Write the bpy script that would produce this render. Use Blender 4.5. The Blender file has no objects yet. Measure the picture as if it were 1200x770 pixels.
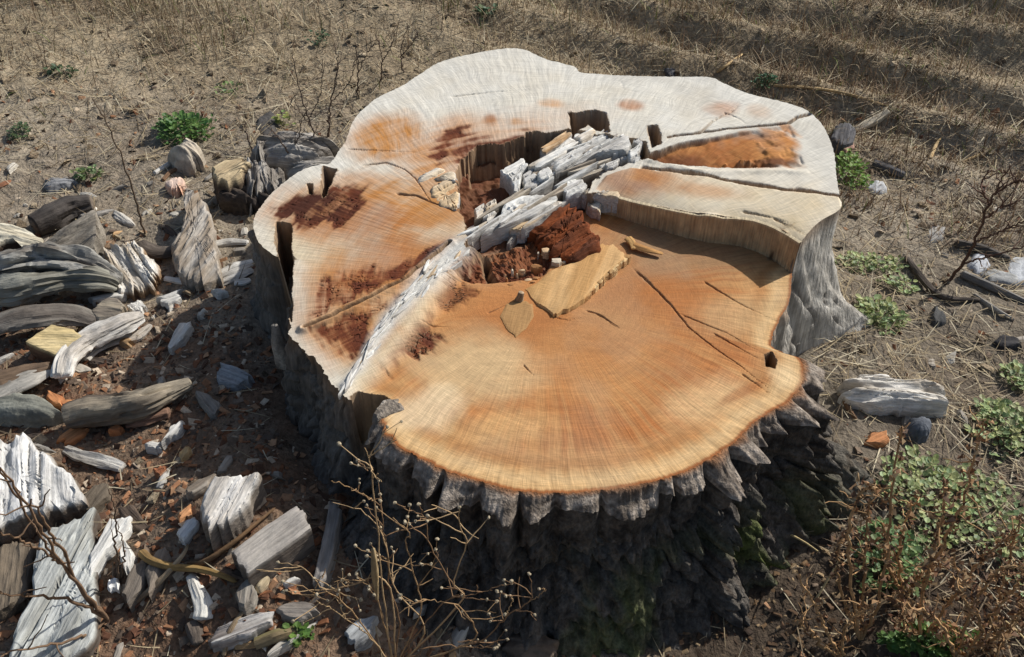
import bpy, bmesh, math, random
import numpy as np
random.seed(7)
rng = np.random.default_rng(11)

# ------------------------------------------------------------------ camera, sky, sun, exposure
PITCH = math.radians(44.0)
FPX = 1150.0                      # focal length in pixels of the 1200 x 770 photograph
CAM = np.array([0.0, 0.0, 1.6])
SUN_EL = math.radians(37.0)
SUN_AZ = math.radians(35.0)       # from +x towards +y

scn = bpy.context.scene
cam = bpy.data.cameras.new('camera')
cam.sensor_fit = 'HORIZONTAL'; cam.sensor_width = 36.0
cam.lens = 36.0 * FPX / 1200.0
cam.clip_start = 0.02; cam.clip_end = 500.0
camo = bpy.data.objects.new('camera', cam)
scn.collection.objects.link(camo)
camo.location = CAM
camo.rotation_euler = (math.pi / 2 - PITCH, 0, 0)
scn.camera = camo

wd = bpy.data.worlds.new('World'); scn.world = wd; wd.use_nodes = True
nt = wd.node_tree
bg = nt.nodes['Background']
sk = nt.nodes.new('ShaderNodeTexSky'); sk.sky_type = 'NISHITA'; sk.sun_disc = False
sk.sun_elevation = SUN_EL; sk.sun_rotation = math.radians(90) - SUN_AZ
sk.dust_density = 2.0
nt.links.new(sk.outputs[0], bg.inputs[0]); bg.inputs[1].default_value = 0.085

sd = np.array([math.cos(SUN_EL) * math.cos(SUN_AZ), math.cos(SUN_EL) * math.sin(SUN_AZ), math.sin(SUN_EL)])
sun = bpy.data.lights.new('sun', 'SUN'); sun.energy = 3.9; sun.angle = math.radians(0.53); sun.color = (1.0, 0.97, 0.93)
suno = bpy.data.objects.new('sun', sun); scn.collection.objects.link(suno)
from mathutils import Vector
suno.rotation_euler = Vector(sd).to_track_quat('Z', 'Y').to_euler()
suno.location = (3, 3, 4)

scn.view_settings.view_transform = 'Standard'
scn.view_settings.look = 'None'
scn.view_settings.exposure = 0.16
scn.view_settings.gamma = 1.0
try:
    scn.cycles.use_denoising = True
    scn.cycles.max_bounces = 5
    scn.cycles.diffuse_bounces = 3
    scn.cycles.glossy_bounces = 2
    scn.cycles.transmission_bounces = 2
except Exception:
    pass

# ------------------------------------------------------------------ pixel -> place
CP, SP = math.cos(PITCH), math.sin(PITCH)
def ray(px):
    px = np.asarray(px, float)
    a = (px[..., 0] - 600.0) / FPX; b = -(px[..., 1] - 385.0) / FPX
    return np.stack([a, CP + b * SP, -SP + b * CP], -1)
def PZ(px, z):
    r = ray(px); t = (np.asarray(z) - CAM[2]) / r[..., 2]
    return CAM + r * t[..., None]
def PY(px, y):
    r = ray(px); t = np.asarray(y) / r[..., 1]
    return CAM + r * t[..., None]
def conv(o, s, pts):              # crop coordinates -> photo pixels
    return [(o[0] + s * x, o[1] + s * y) for x, y in pts]
S1 = 0.32475
def c1(*p): return conv((280, 40), S1, p)
def c2(*p): return conv((640, 60), S1, p)
def c3(*p): return conv((280, 240), S1, p)
def c4(*p): return conv((640, 260), S1, p)
def c7(*p): return conv((480, 130), 0.23375, p)     # centre close-up
def c8(*p): return conv((500, 240), 0.23375, p)     # slab close-up
def l1(*p): return conv((0, 110), 0.2857, p)
def l2(*p): return conv((0, 300), 0.2857, p)
def l3(*p): return conv((0, 490), 0.3636, p)

# ------------------------------------------------------------------ noise and plane geometry in numpy
def _hash(i, j, k, seed):
    h = (i * 374761393 + j * 668265263 + k * 2147483647 + seed * 974634541) & 0xFFFFFFFF
    h = ((h ^ (h >> 13)) * 1274126177) & 0xFFFFFFFF
    h = ((h ^ (h >> 16)) * 2246822519) & 0xFFFFFFFF
    return ((h ^ (h >> 15)) & 0xFFFFFF) / float(0xFFFFFF)
def vn(x, y, z=0.0, seed=0):
    x, y, z = np.broadcast_arrays(np.asarray(x, float), np.asarray(y, float), np.asarray(z, float))
    xi, yi, zi = np.floor(x).astype(np.int64), np.floor(y).astype(np.int64), np.floor(z).astype(np.int64)
    fx, fy, fz = x - xi, y - yi, z - zi
    fx, fy, fz = [f * f * f * (f * (f * 6 - 15) + 10) for f in (fx, fy, fz)]
    def H(a, b, c): return _hash(xi + a, yi + b, zi + c, seed)
    x00 = H(0,0,0) * (1-fx) + H(1,0,0) * fx; x10 = H(0,1,0) * (1-fx) + H(1,1,0) * fx
    if not np.any(fz): return (x00 * (1-fy) + x10 * fy) * 2 - 1
    x01 = H(0,0,1) * (1-fx) + H(1,0,1) * fx; x11 = H(0,1,1) * (1-fx) + H(1,1,1) * fx
    return ((x00 * (1-fy) + x10 * fy) * (1-fz) + (x01 * (1-fy) + x11 * fy) * fz) * 2 - 1
def fbm(x, y, z=0.0, o=4, seed=0, g=0.5, l=2.03):
    s = 0; a = 1; t = 0
    for k in range(o):
        s = s + a * vn(np.asarray(x) * l**k, np.asarray(y) * l**k, np.asarray(z) * l**k, seed + 17 * k); t += a; a *= g
    return s / t
def worley(x, y, seed=0):
    x, y = np.broadcast_arrays(np.asarray(x, float), np.asarray(y, float))
    xi, yi = np.floor(x).astype(np.int64), np.floor(y).astype(np.int64)
    d1 = np.full(x.shape, 9.0); d2 = np.full(x.shape, 9.0); idv = np.zeros(x.shape)
    for a in (-1, 0, 1):
        for b in (-1, 0, 1):
            cx = xi + a + _hash(xi + a, yi + b, xi * 0, seed); cy = yi + b + _hash(xi + a, yi + b, xi * 0 + 3, seed + 5)
            d = np.hypot(x - cx, y - cy); hid = _hash(xi + a, yi + b, xi * 0 + 7, seed + 9)
            n = d < d1
            d2 = np.where(n, d1, np.minimum(d2, d)); idv = np.where(n, hid, idv); d1 = np.where(n, d, d1)
    return d1, d2, idv
def sst(a, b, x):
    t = np.clip((x - a) / (b - a), 0, 1); return t * t * (3 - 2 * t)
def mix(a, b, t): return a * (1 - t) + b * t
def sdf(X, Y, poly):              # signed distance, positive inside
    P = np.asarray(poly)[:, :2]; d = np.full(X.shape, 1e9); ins = np.zeros(X.shape, bool)
    for i in range(len(P)):
        a, b = P[i], P[(i + 1) % len(P)]
        e = b - a; w0, w1 = X - a[0], Y - a[1]
        t = np.clip((w0 * e[0] + w1 * e[1]) / (e @ e + 1e-12), 0, 1)
        d = np.minimum(d, np.hypot(w0 - e[0] * t, w1 - e[1] * t))
        if a[1] != b[1]:
            ins ^= ((a[1] > Y) != (b[1] > Y)) & (X < (b[0] - a[0]) * (Y - a[1]) / (b[1] - a[1]) + a[0])
    return np.where(ins, d, -d)
def pdist(X, Y, line):            # distance to a polyline and position 0..1 along it
    P = np.asarray(line)[:, :2]; d = np.full(X.shape, 1e9); s = np.zeros(X.shape)
    L = np.r_[0, np.cumsum(np.hypot(*np.diff(P, axis=0).T))]
    for i in range(len(P) - 1):
        e = P[i+1] - P[i]; w0, w1 = X - P[i][0], Y - P[i][1]
        t = np.clip((w0 * e[0] + w1 * e[1]) / (e @ e + 1e-12), 0, 1)
        dd = np.hypot(w0 - e[0] * t, w1 - e[1] * t); n = dd < d
        d = np.where(n, dd, d); s = np.where(n, (L[i] + t * (L[i+1] - L[i])) / L[-1], s)
    return d, s
def smooth_line(P, n):            # Catmull-Rom through the points, n samples
    P = np.asarray(P, float); Q = np.vstack([2 * P[0] - P[1], P, 2 * P[-1] - P[-2]])
    t = np.linspace(0, len(P) - 1 - 1e-9, n); i = t.astype(int); f = (t - i)[:, None]
    a, b, c, d = Q[i], Q[i+1], Q[i+2], Q[i+3]
    return 0.5 * (2*b + (c - a) * f + (2*a - 5*b + 4*c - d) * f**2 + (3*b - a - 3*c + d) * f**3)
def resample(P, n, closed=False):
    P = np.asarray(P, float)
    if closed: P = np.vstack([P, P[:1]])
    L = np.r_[0, np.cumsum(np.linalg.norm(np.diff(P, axis=0), axis=1))]
    t = np.linspace(0, L[-1], n, endpoint=not closed)
    return np.stack([np.interp(t, L, P[:, k]) for k in range(P.shape[1])], -1)

# ------------------------------------------------------------------ materials
def new_mat(name):
    m = bpy.data.materials.new(name); m.use_nodes = True
    return m, m.node_tree, m.node_tree.nodes['Principled BSDF']
def col_mat(name, rough=0.85, g1=(1, 1, 1), a1=0.3, g2=(1, 1, 1), a2=0.2, bump=0.3, bdist=0.002, spec=0.25, attr=True, trans=0.0):
    """vertex colour 'Col' varied by two noises in the grain coordinate 'gr' (or object space), with the same noises as relief"""
    m, t, p = new_mat(name); N, L = t.nodes, t.links
    c = N.new('ShaderNodeAttribute'); c.attribute_name = 'Col'
    if attr:
        g = N.new('ShaderNodeAttribute'); g.attribute_name = 'gr'; src = g.outputs['Vector']
    else:
        g = N.new('ShaderNodeTexCoord'); src = g.outputs['Object']
    outs = []
    for sc, det in ((g1, 5), (g2, 4)):
        mp = N.new('ShaderNodeMapping'); mp.inputs['Scale'].default_value = sc; L.new(src, mp.inputs['Vector'])
        nz = N.new('ShaderNodeTexNoise'); nz.inputs['Scale'].default_value = 1.0; nz.inputs['Detail'].default_value = det
        nz.inputs['Roughness'].default_value = 0.6; L.new(mp.outputs[0], nz.inputs['Vector']); outs.append(nz.outputs['Fac'])
    cur = c.outputs['Color']
    for o, a in zip(outs, (a1, a2)):
        mr = N.new('ShaderNodeMapRange'); mr.inputs[1].default_value = 0.3; mr.inputs[2].default_value = 0.7
        mr.inputs[3].default_value = 1 - a; mr.inputs[4].default_value = 1 + a; L.new(o, mr.inputs[0])
        mx = N.new('ShaderNodeVectorMath'); mx.operation = 'SCALE'; L.new(cur, mx.inputs[0]); L.new(mr.outputs[0], mx.inputs['Scale']); cur = mx.outputs[0]
    L.new(cur, p.inputs['Base Color'])
    p.inputs['Roughness'].default_value = rough
    p.inputs['Specular IOR Level'].default_value = spec
    if bump:
        ad = N.new('ShaderNodeMath'); ad.operation = 'ADD'; L.new(outs[0], ad.inputs[0]); L.new(outs[1], ad.inputs[1])
        b = N.new('ShaderNodeBump'); b.inputs['Strength'].default_value = bump; b.inputs['Distance'].default_value = bdist
        L.new(ad.outputs[0], b.inputs['Height']); L.new(b.outputs[0], p.inputs['Normal'])
    if trans:
        tr = N.new('ShaderNodeBsdfTranslucent'); L.new(cur, tr.inputs['Color'])
        ms = N.new('ShaderNodeMixShader'); ms.inputs[0].default_value = trans
        L.new(p.outputs[0], ms.inputs[1]); L.new(tr.outputs[0], ms.inputs[2])
        L.new(ms.outputs[0], N['Material Output'].inputs['Surface'])
    return m
# gr on the cut faces: x = radius (m), y = angle (rad) * 0.5, z = height
M_CUT = col_mat('sawn_wood', 0.8, (26, 420, 26), 0.16, (430, 30, 90), 0.13, 0.5, 0.0012, 0.22)
M_SIDE = col_mat('trunk_side', 0.9, (130, 130, 14), 0.38, (30, 30, 30), 0.28, 0.8, 0.006, 0.2)
M_BARK = col_mat('bark', 0.95, (60, 60, 45), 0.42, (190, 190, 120), 0.35, 0.9, 0.006, 0.2)
# gr on pieces of wood: x along the grain, y across, z through
M_WOOD = col_mat('weathered_wood', 0.85, (10, 230, 230), 0.30, (40, 70, 70), 0.20, 0.8, 0.003, 0.25)
M_STONE = col_mat('stone', 0.9, (25, 25, 25), 0.25, (120, 120, 120), 0.2, 0.6, 0.003)
M_SOIL = col_mat('soil', 0.95, (18, 18, 18), 0.22, (110, 110, 110), 0.38, 1.0, 0.008, 0.15, attr=False)
M_CHIP = col_mat('wood_chips', 0.9, (60, 60, 60), 0.2, (260, 260, 260), 0.2, 0, spec=0.2, attr=False)
M_STRAW = col_mat('dry_straw', 0.75, (90, 90, 90), 0.25, (300, 300, 300), 0.12, 0, spec=0.3, attr=False, trans=0.15)
M_LEAF = col_mat('green_leaf', 0.55, (60, 60, 60), 0.25, (220, 220, 220), 0.15, 0, spec=0.35, attr=False, trans=0.28)
M_STEM = col_mat('dry_stem', 0.85, (70, 70, 70), 0.3, (260, 260, 260), 0.2, 0, spec=0.25, attr=False)

# ------------------------------------------------------------------ mesh building
def mesh_np(name, V, quads=None, tris=None, col=None, gr=None, smooth=True, sharp=None):
    V = np.asarray(V, np.float32); me = bpy.data.meshes.new(name)
    nq = 0 if quads is None else len(quads); ntr = 0 if tris is None else len(tris)
    loops = np.concatenate([np.asarray(a, np.int32).ravel() for a in (quads, tris) if a is not None and len(a)])
    starts = np.concatenate([np.arange(nq, dtype=np.int32) * 4, nq * 4 + np.arange(ntr, dtype=np.int32) * 3])
    me.vertices.add(len(V)); me.vertices.foreach_set('co', V.ravel())
    me.loops.add(len(loops)); me.loops.foreach_set('vertex_index', loops)
    me.polygons.add(nq + ntr); me.polygons.foreach_set('loop_start', starts)
    me.update(calc_edges=True)
    me.polygons.foreach_set('use_smooth', np.full(nq + ntr, smooth, bool))
    if col is not None:
        col = np.broadcast_to(np.asarray(col, np.float32), (len(V), 3))
        a = me.color_attributes.new('Col', 'FLOAT_COLOR', 'POINT')
        a.data.foreach_set('color', np.c_[np.clip(col, 0.002, 0.95), np.ones(len(V))].astype(np.float32).ravel())
    if gr is not None:
        a = me.attributes.new('gr', 'FLOAT_VECTOR', 'POINT'); a.data.foreach_set('vector', np.asarray(gr, np.float32).ravel())
    if sharp is not None: me.set_sharp_from_angle(angle=math.radians(sharp))
    me.validate(); me.update()
    return me
def link(name, me, mat=None, parent=None, loc=None):
    o = bpy.data.objects.new(name, me); scn.collection.objects.link(o)
    if me is not None and mat is not None and not me.materials: me.materials.append(mat)
    if parent is not None: o.parent = parent
    if loc is not None: o.location = [float(v) for v in loc]
    return o
def tag(o, label, cat, group=None):
    o['label'] = label; o['category'] = cat
    if group: o['group'] = group
    return o
def kind(o, k): o['kind'] = k; return o
def local(V, base):               # shift vertices so that the object's origin sits at its base
    return np.asarray(V) - np.asarray(base)
def srgb(r, g, b):
    c = np.array([r, g, b]) / 255.0
    return np.where(c <= 0.04045, c / 12.92, ((c + 0.055) / 1.055) ** 2.4)
def grid_quads(nr, nc, wrap=False):
    i = np.arange(nr - 1)[:, None]; j = np.arange(nc if wrap else nc - 1)[None, :]; j2 = (j + 1) % nc
    return np.stack(np.broadcast_arrays(i * nc + j, i * nc + j2, (i + 1) * nc + j2, (i + 1) * nc + j), -1).reshape(-1, 4)

# ================================================================== GROUND
ZT = 0.40                          # height of the main saw cut
CX, CY = PZ((640, 330), ZT)[:2]    # middle of the stump
def gauss(X, Y, cx, cy, sx, sy): return np.exp(-((X - cx) / sx) ** 2 - ((Y - cy) / sy) ** 2)
def gz_base(X, Y):
    z = 0.09 - 0.055 * np.tanh((X - 0.05) / 0.55) + 0 * Y
    z = z + 0.085 * gauss(X, Y, -0.40, 0.95, 0.28, 0.30)        # mound of crumbled wood, front left
    z = z - 0.11 * gauss(X, Y, 0.36, 0.70, 0.50, 0.34)
    r = np.hypot((X - CX) / 0.60, (Y - 1.45) / 0.70)
    z = z + 0.03 * np.exp(-((r - 1.1) / 0.25) ** 2)             # soil heaped against the foot
    z = z + 0.035 * fbm(X * 1.3 + 4, Y * 1.3, o=3, seed=3) * sst(0.2, 1.5, np.hypot(X - CX, Y - CY))
    # shallow furrows of the field behind on the right
    u = (X * 0.42 + Y * 0.907); fur = sst(2.25, 2.9, Y + 0.25 * X)
    z = z + 0.034 * fur * np.sin(u * 2 * math.pi / 0.27 + 1.5 * fbm(X * 2, Y * 2, seed=8)) * sst(-0.6, 0.6, X)
    z = z + 0.05 * sst(2.2, 4.5, Y)
    return z
def gz(X, Y, fine=True):
    X = np.asarray(X, float); Y = np.asarray(Y, float); z = gz_base(X, Y)
    if fine:
        z = z + 0.012 * fbm(X * 9, Y * 9, o=3, seed=5) + 0.006 * fbm(X * 40, Y * 40, o=3, seed=6)
    return z
def PG(px, dz=0.0):                # where the ray through a pixel meets the ground (+dz)
    r = ray(px); t = np.full(r.shape[:-1], 1.5 / 1.0); 
    for _ in range(25):
        p = CAM + r * t[..., None]; t = t + (gz(p[..., 0], p[..., 1]) + dz - p[..., 2]) / r[..., 2] * 0.8
    return CAM + r * t[..., None]

def soil_color(X, Y):
    n = fbm(X * 3, Y * 3, o=4, seed=21)[..., None] * 0.5 + 0.5; n2 = fbm(X * 14, Y * 14, o=3, seed=22)[..., None] * 0.5 + 0.5
    tan = srgb(170, 158, 138); brown = srgb(126, 112, 95); red = srgb(112, 78, 54); dark = srgb(84, 72, 60); grey = srgb(148, 140, 124)
    c = mix(mix(brown, tan, n), grey, 0.35 * n2)
    left = (sst(0.15, -0.3, X) * sst(1.75, 1.35, Y))[..., None]
    c = mix(c, mix(red, brown, n2), left * 0.9)
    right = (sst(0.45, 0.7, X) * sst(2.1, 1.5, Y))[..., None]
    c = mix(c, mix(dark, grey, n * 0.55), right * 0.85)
    fr = (sst(.1, .3, X) * sst(1.2, .95, Y))[..., None]; c = mix(c, mix(srgb(58, 48, 40), srgb(84, 70, 56), n), fr * .9)  # dark front soil, with the shade before the bark put into its colour
    back = sst(2.2, 2.7, Y)[..., None] * (1 - .0 * X[..., None])
    c = mix(c, mix(srgb(134, 118, 94), srgb(170, 154, 126), n), back * 0.8)
    return c
def axis(lo, hi, a, b, n):         # dense between a and b, stretching away to lo and hi
    mid = np.linspace(a, b, n); st = mid[1] - mid[0]
    up = []; v = b; s = st
    while v < hi: s *= 1.14; v += s; up.append(v)
    dn = []; v = a; s = st
    while v > lo: s *= 1.14; v -= s; dn.append(v)
    return np.r_[dn[::-1], mid, up]
gx = axis(-120, 120, -1.9, 1.9, 420); gy = axis(-60, 200, 0.45, 3.4, 340)
GX, GY = np.meshgrid(gx, gy)
GZ = gz(GX, GY)
V = np.stack([GX, GY, GZ], -1).reshape(-1, 3)
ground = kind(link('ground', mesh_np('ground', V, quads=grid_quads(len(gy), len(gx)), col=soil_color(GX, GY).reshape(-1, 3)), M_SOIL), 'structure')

# ================================================================== STUMP
def zlow(X, Y): return ZT - np.clip(0.010 + 0.0905 * (X + 0.225), 0.006, 0.10)   # the second, lower cut tilts away to the right
def PL(px):                        # pixel on the lower cut
    p = PZ(px, ZT - 0.04)
    for _ in range(6): p = PZ(px, zlow(p[..., 0], p[..., 1]))
    return p
def U(px): return PZ(np.asarray(px, float), ZT)
def W(px): return PL(np.asarray(px, float))

out_up_a = [(939,282),(952,268),(965,258),(981,248),(986,239),(984,229),(981,203),(979,183),(971,161),(960,141),(945,128),(916,118),(880,109),(848,97),(828,90),
  (770,90),(705,88),(680,86),(672,79),(640,70),(620,61),(605,58),(585,59),(559,63),(514,74),(488,90),(462,105),(436,120),(416,139),(405,165),(395,180),(386,192),
  (377,193),(355,199),(335,212),(312,232),(299,251),(297,267),(305,282),(320,296),(335,303),(340,315),(342,337),(340,376),(343,396),(358,412),(374,427),(384,440),(394,454),(402,464),(420,470)]
out_low = [(440,478),(446,486),(447,493),(456,511),(476,528),(503,542),(538,556),(573,567),(616,577),(660,578),(699,575),(738,569),(789,558),(828,540),(863,517),
  (880,497),(900,484),(919,473),(932,461),(940,448),(941,435),(937,422),(926,414),(912,412),(903,404),(905,396),(911,377),(924,357),(928,330)]
A = smooth_line(U(out_up_a), 600); B = smooth_line(W(out_low), 400)
outl = np.vstack([A, B])
NT = 1500; NR = 260
ang = np.unwrap(np.arctan2(outl[:, 1] - CY, outl[:, 0] - CX))
rad = np.hypot(outl[:, 0] - CX, outl[:, 1] - CY)
sgn = 1 if ang[-1] > ang[0] else -1
dense = resample(np.c_[outl[:, :2]], 4000, closed=True)
da = np.arctan2(dense[:, 1] - CY, dense[:, 0] - CX) % (2 * math.pi); dr = np.hypot(dense[:, 0] - CX, dense[:, 1] - CY)
o_ = np.argsort(da); da, dr = da[o_], dr[o_]
TH = np.arange(NT) * 2 * math.pi / NT
RT = np.interp(TH, np.r_[da[-1] - 2*math.pi, da, da[0] + 2*math.pi], np.r_[dr[-1], dr, dr[0]])
RT = RT + 0.0030 * fbm(np.cos(TH) * 14, np.sin(TH) * 14, o=4, seed=31) + .0012 * vn(TH * 160, 0, seed=32) + .006 * fbm(TH * 30, 0, o=4, seed=33) * sst(-.25, -.5, np.cos(TH)) * sst(.45, .1, np.sin(TH))
RX, RY = CX + RT * np.cos(TH), CY + RT * np.sin(TH)

# which part of the plan is the lower cut
wall_edge = U([(939,282),(916,268),(893,258),(867,253),(835,252),(802,247),(770,240),(747,235),(724,229),(708,227)])
low_in = U([(700,226),(686,228),(650,244),(614,268),(575,279),(550,292),(538,305),(526,324),(505,358),(478,398),(446,432),(418,462)])
low_out = W([(400,520),(470,600),(660,650),(860,600),(1000,480),(965,380)])
low_poly = np.vstack([wall_edge, low_in, low_out])[:, :2]

def wob(X, Y, a=0.006, f=22, seed=0): return X + a * fbm(X * f, Y * f, o=3, seed=seed), Y + a * fbm(X * f, Y * f, o=3, seed=seed + 50)

def stump_height(X, Y):
    Xw, Yw = wob(X, Y, 0.004, 30, 40)
    sl = sdf(X + 0.0015 * fbm(X * 60, Y * 60, seed=77), Y, low_poly)
    wl = mix(.0015, .022, sst(.06, -.06, X)); low = sst(-wl, wl, sl)
    zu = ZT + 0.006 * fbm(X * 4, Y * 4, o=3, seed=41)
    zl = zlow(X, Y) + 0.002 * fbm(X * 5, Y * 5, o=3, seed=42)
    zone = np.zeros(X.shape, int)                     # 0 upper cut, 1 lower cut, 2 wedge, 3 ridge, 4 hollow
    zone[sl > 0] = 1
    def feat(poly): return sdf(Xw, Yw, poly)
    Xc, Yc = wob(X, Y, .0016, 70, 240)
    thB = np.arctan2(Y - CY, X - CX); rrB = np.hypot(X - CX, Y - CY)
    # --- split wedge B, sloping down to its near edge
    B_ = U(c2((345,372),(420,345),(500,325),(700,287),(880,262),(945,235),(1010,300),(1045,400),(1058,512),(960,498),(850,486),(690,415),(500,410),(385,398)))
    sB = feat(B_); lowB, _ = pdist(X, Y, U(c2((380,398),(500,410),(690,415),(930,416))))
    innerB = sdf(Xw, Yw, U(c2((350,372),(500,328),(700,292),(880,268),(905,330),(935,412),(690,413),(500,408),(390,396))))
    bx = sst(.60, .42, X); zu = zu - sst(-0.002, 0.003, innerB) * (0.004 + .006 * bx + 0.022 * bx * np.exp(-lowB / 0.05) + .0025 * fbm(rrB * 40, thB * 30, o=3, seed=179) * bx) * sst(.62, .54, X + .15 * fbm(X * 30, Y * 30, seed=175))
    # lip below the wedge
    dl, sl_ = pdist(Xw, Yw, U(c2((345,385),(420,405),(520,428),(620,432),(720,430),(850,428),(930,432))))
    zu = zu + (0.003 + .003 * fbm(X * 40, Y * 90, seed=176)) * np.exp(-(dl / 0.008) ** 2)
    # --- ridge C
    C_ = U(c2((180,500),(210,445),(300,418),(400,432),(590,455),(700,476),(850,498),(960,510),(1060,528),(1090,590),(920,690),(850,640),(700,597),(500,577),(330,542),(210,517)))
    sC = feat(C_); dw, _ = pdist(X, Y, wall_edge)
    zu = zu + (0.006 - 0.012 * np.exp(-dw / 0.03)) * sst(0, 0.006, sC)
    # groove between wedge and ridge
    gl, gt = pdist(Xw, Yw, U(c2((350,418),(450,430),(590,446),(700,470),(850,492),(960,503),(1075,526))))
    zu = zu - 0.035 * np.exp(-(gl / (0.0018 + 0.0035 * (vn(gt * 14, 0, seed=4) * 0.5 + 0.5))) ** 2)
    zone = np.where((sB > 0) & (zone == 0), 2, zone); zone = np.where((sC > 0) & (zone == 0), 3, zone)
    # crack behind the wedge, running to the far rim
    cl, ct = pdist(Xw, Yw, U(c2((440,310),(545,295),(640,280),(740,268),(880,258),(905,236),(950,222))))
    zu = zu - 0.02 * np.exp(-(cl / (.0014 + .0016 * (vn(ct * 12, 0, seed=177) * .5 + .5))) ** 2)
    for ln, dp, wd in ((c2((545,300),(600,250),(680,205),(735,155)), .012, .0018), (c2((640,215),(700,240),(740,275)), .006, .0013), (c2((820,598),(880,630),(940,662)), .010, .0014),
                       (c2((700,573),(820,598),(900,625)), .01, .0015), (c1((755,228),(900,212),(1020,206),(1110,200)), .006, .0015),
                       (c1((430,475),(530,462),(600,490),(640,525),(690,600),(750,625)), .007, .0015), (c1((380,415),(500,418),(640,425),(690,445)), .005, .0015),
                       (c1((560,575),(640,580),(700,605),(770,635)), .012, .0022), (c2((270,110),(280,140),(330,150)), .002, .0012)):
        d_, s_ = pdist(Xc, Yc, U(ln)); zu = zu - dp * np.exp(-(d_ / (wd * (1.25 - s_))) ** 2) * (1 - .8 * s_) * sst(0, .1, s_)
    # seam and weathered white band on the left
    d_, s_ = pdist(Xw, Yw, U(c3((240,450),(330,410),(440,360),(560,295),(620,260),(700,190),(760,140))))
    zu = zu + 0.008 * np.exp(-((d_ - 0.006) / 0.006) ** 2) - 0.012 * np.exp(-(d_ / 0.003) ** 2)
    db, sb = pdist(Xw, Yw, U(c3((385,650),(430,590),(490,500),(560,400),(640,310),(740,210),(800,150))))
    band = np.exp(-(db / (0.010 + 0.022 * sb)) ** 2)
    zu = zu + band * (0.003 + 0.0055 * fbm((X * .6 + Y * .8) * 14, (X * .8 - Y * .6) * 110, o=3, seed=45)); zl = zl + band * (0.003 + 0.0055 * fbm((X * .6 + Y * .8) * 14, (X * .8 - Y * .6) * 110, o=3, seed=45))
    # rot patches: shallow, broken across the grain
    halo = np.zeros(X.shape); rot = np.zeros(X.shape); th = np.arctan2(Y - CY, X - CX); rr = np.hypot(X - CX, Y - CY)
    stk = fbm(rr * 70 + fbm(X * 9, Y * 9, seed=183), th * 5, o=3, seed=184) * .7 + fbm(X * 30, Y * 30, o=3, seed=185) * .5
    for poly, a in ((c1((122,625),(200,585),(330,565),(450,545),(440,600),(400,650),(360,690),(300,690),(240,690),(215,650)), 1),
                    (c3((300,270),(350,250),(460,250),(640,190),(700,140),(760,150),(700,210),(600,260),(480,320),(380,380),(290,400),(285,350)), .85),
                    (c3((300,450),(420,390),(520,340),(560,340),(500,430),(420,520),(380,525),(330,480)), .8),
                    (c1((690,440),(720,370),(800,330),(800,370),(760,420),(720,470)), .9), (c7((215,200),(270,150),(340,125),(480,140),(590,100),(590,125),(480,172),(300,205),(285,300),(240,320)), .75),
                    (c7((235,300),(280,300),(285,480),(240,500)), .8)):
        s_ = sdf(Xw + .008 * fbm(X * 25, Y * 25, seed=46), Yw, U(poly)); rot = np.maximum(rot, a * sst(.25, .75, .5 + s_ / .05 + .8 * stk)); halo = np.maximum(halo, a * sst(-.075, .01, s_ + .03 * stk))
    rl = np.zeros(X.shape)
    s_ = sdf(Xw, Yw, W(c3((480,575),(540,480),(590,420),(650,400),(720,480),(690,520),(600,560),(520,590)))); rl = np.maximum(rl, .85 * sst(.25, .75, .5 + s_ / .045 + .7 * stk))
    s_ = sdf(Xw, Yw, W(c3((700,330),(760,280),(840,320),(800,360),(720,370)))); rl = np.maximum(rl, .6 * sst(.25, .75, .5 + s_ / .045 + .7 * stk))
    th = np.arctan2(Y - CY, X - CX); rr = np.hypot(X - CX, Y - CY)
    d1, d2, _ = worley(rr * 80 + fbm(X * 60, Y * 60, seed=173), th * 34 + fbm(X * 50, Y * 50, seed=174), seed=9); ck = (1 - sst(0.01, 0.12, d2 - d1)) * sst(-.3, .4, fbm(X * 40, Y * 40, o=2, seed=172))
    grain = fbm(X * 90, Y * 90, o=3, seed=47)
    zu = zu - rot * (0.0015 + 0.0030 * ck + 0.0009 * grain); zl = zl - rl * (0.003 + 0.005 * ck + 0.003 * grain)
    # the hollow heart with its splintered walls
    H_ = U(c7((285,205),(330,170),(480,160),(560,130),(590,110),(700,105),(800,95),(990,120),(1190,150),(1190,230),(1060,270),(950,310),(900,390),(880,440),(720,510),(570,610),(400,660),(280,680),(280,560),(240,480),(240,300)))
    Xh, Yh = wob(X, Y, .010, 38, 140); sH = sdf(Xh + .003 * vn(th * 90, 0 * th, seed=178), Yh, H_); inH = sst(-0.001, 0.002, sH)
    hol = 0.045 + 0.012 * fbm(X * 35, Y * 35, o=4, seed=48)
    pit = sst(-0.002, 0.004, sdf(Xw, Yw, U(c7((285,205),(480,165),(590,120),(690,100),(720,130),(600,200),(440,300),(300,300)))))
    zu = zu - inH * (hol + 0.03 * pit)
    for q, dp in ((c2((80,222),(110,225),(175,215),(215,225),(228,290),(180,285),(150,262),(100,295)), .075), (c2((365,268),(400,265),(418,330),(380,345)), .05),
                  (c1((310,478),(350,490),(335,540),(300,585),(292,560)), .13), (c3((135,55),(185,60),(192,230),(190,420),(150,300),(145,180),(128,130)), .14),
                  (c1((245,540),(265,540),(262,572),(248,570)), .03)):
        zu = zu - dp * sst(-0.001, 0.0025, sdf(Xw, Yw, U(q)))
    zl = zl - .12 * sst(-0.001, 0.0025, sdf(X, Y, W(c3((405,700),(430,682),(520,688),(560,712),(500,730),(478,775),(440,775)))))
    zu = zu - .12 * sst(-0.001, 0.0025, sdf(X, Y, W(c3((405,700),(430,682),(520,688),(560,712),(500,730),(478,775),(440,775)))))
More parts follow.
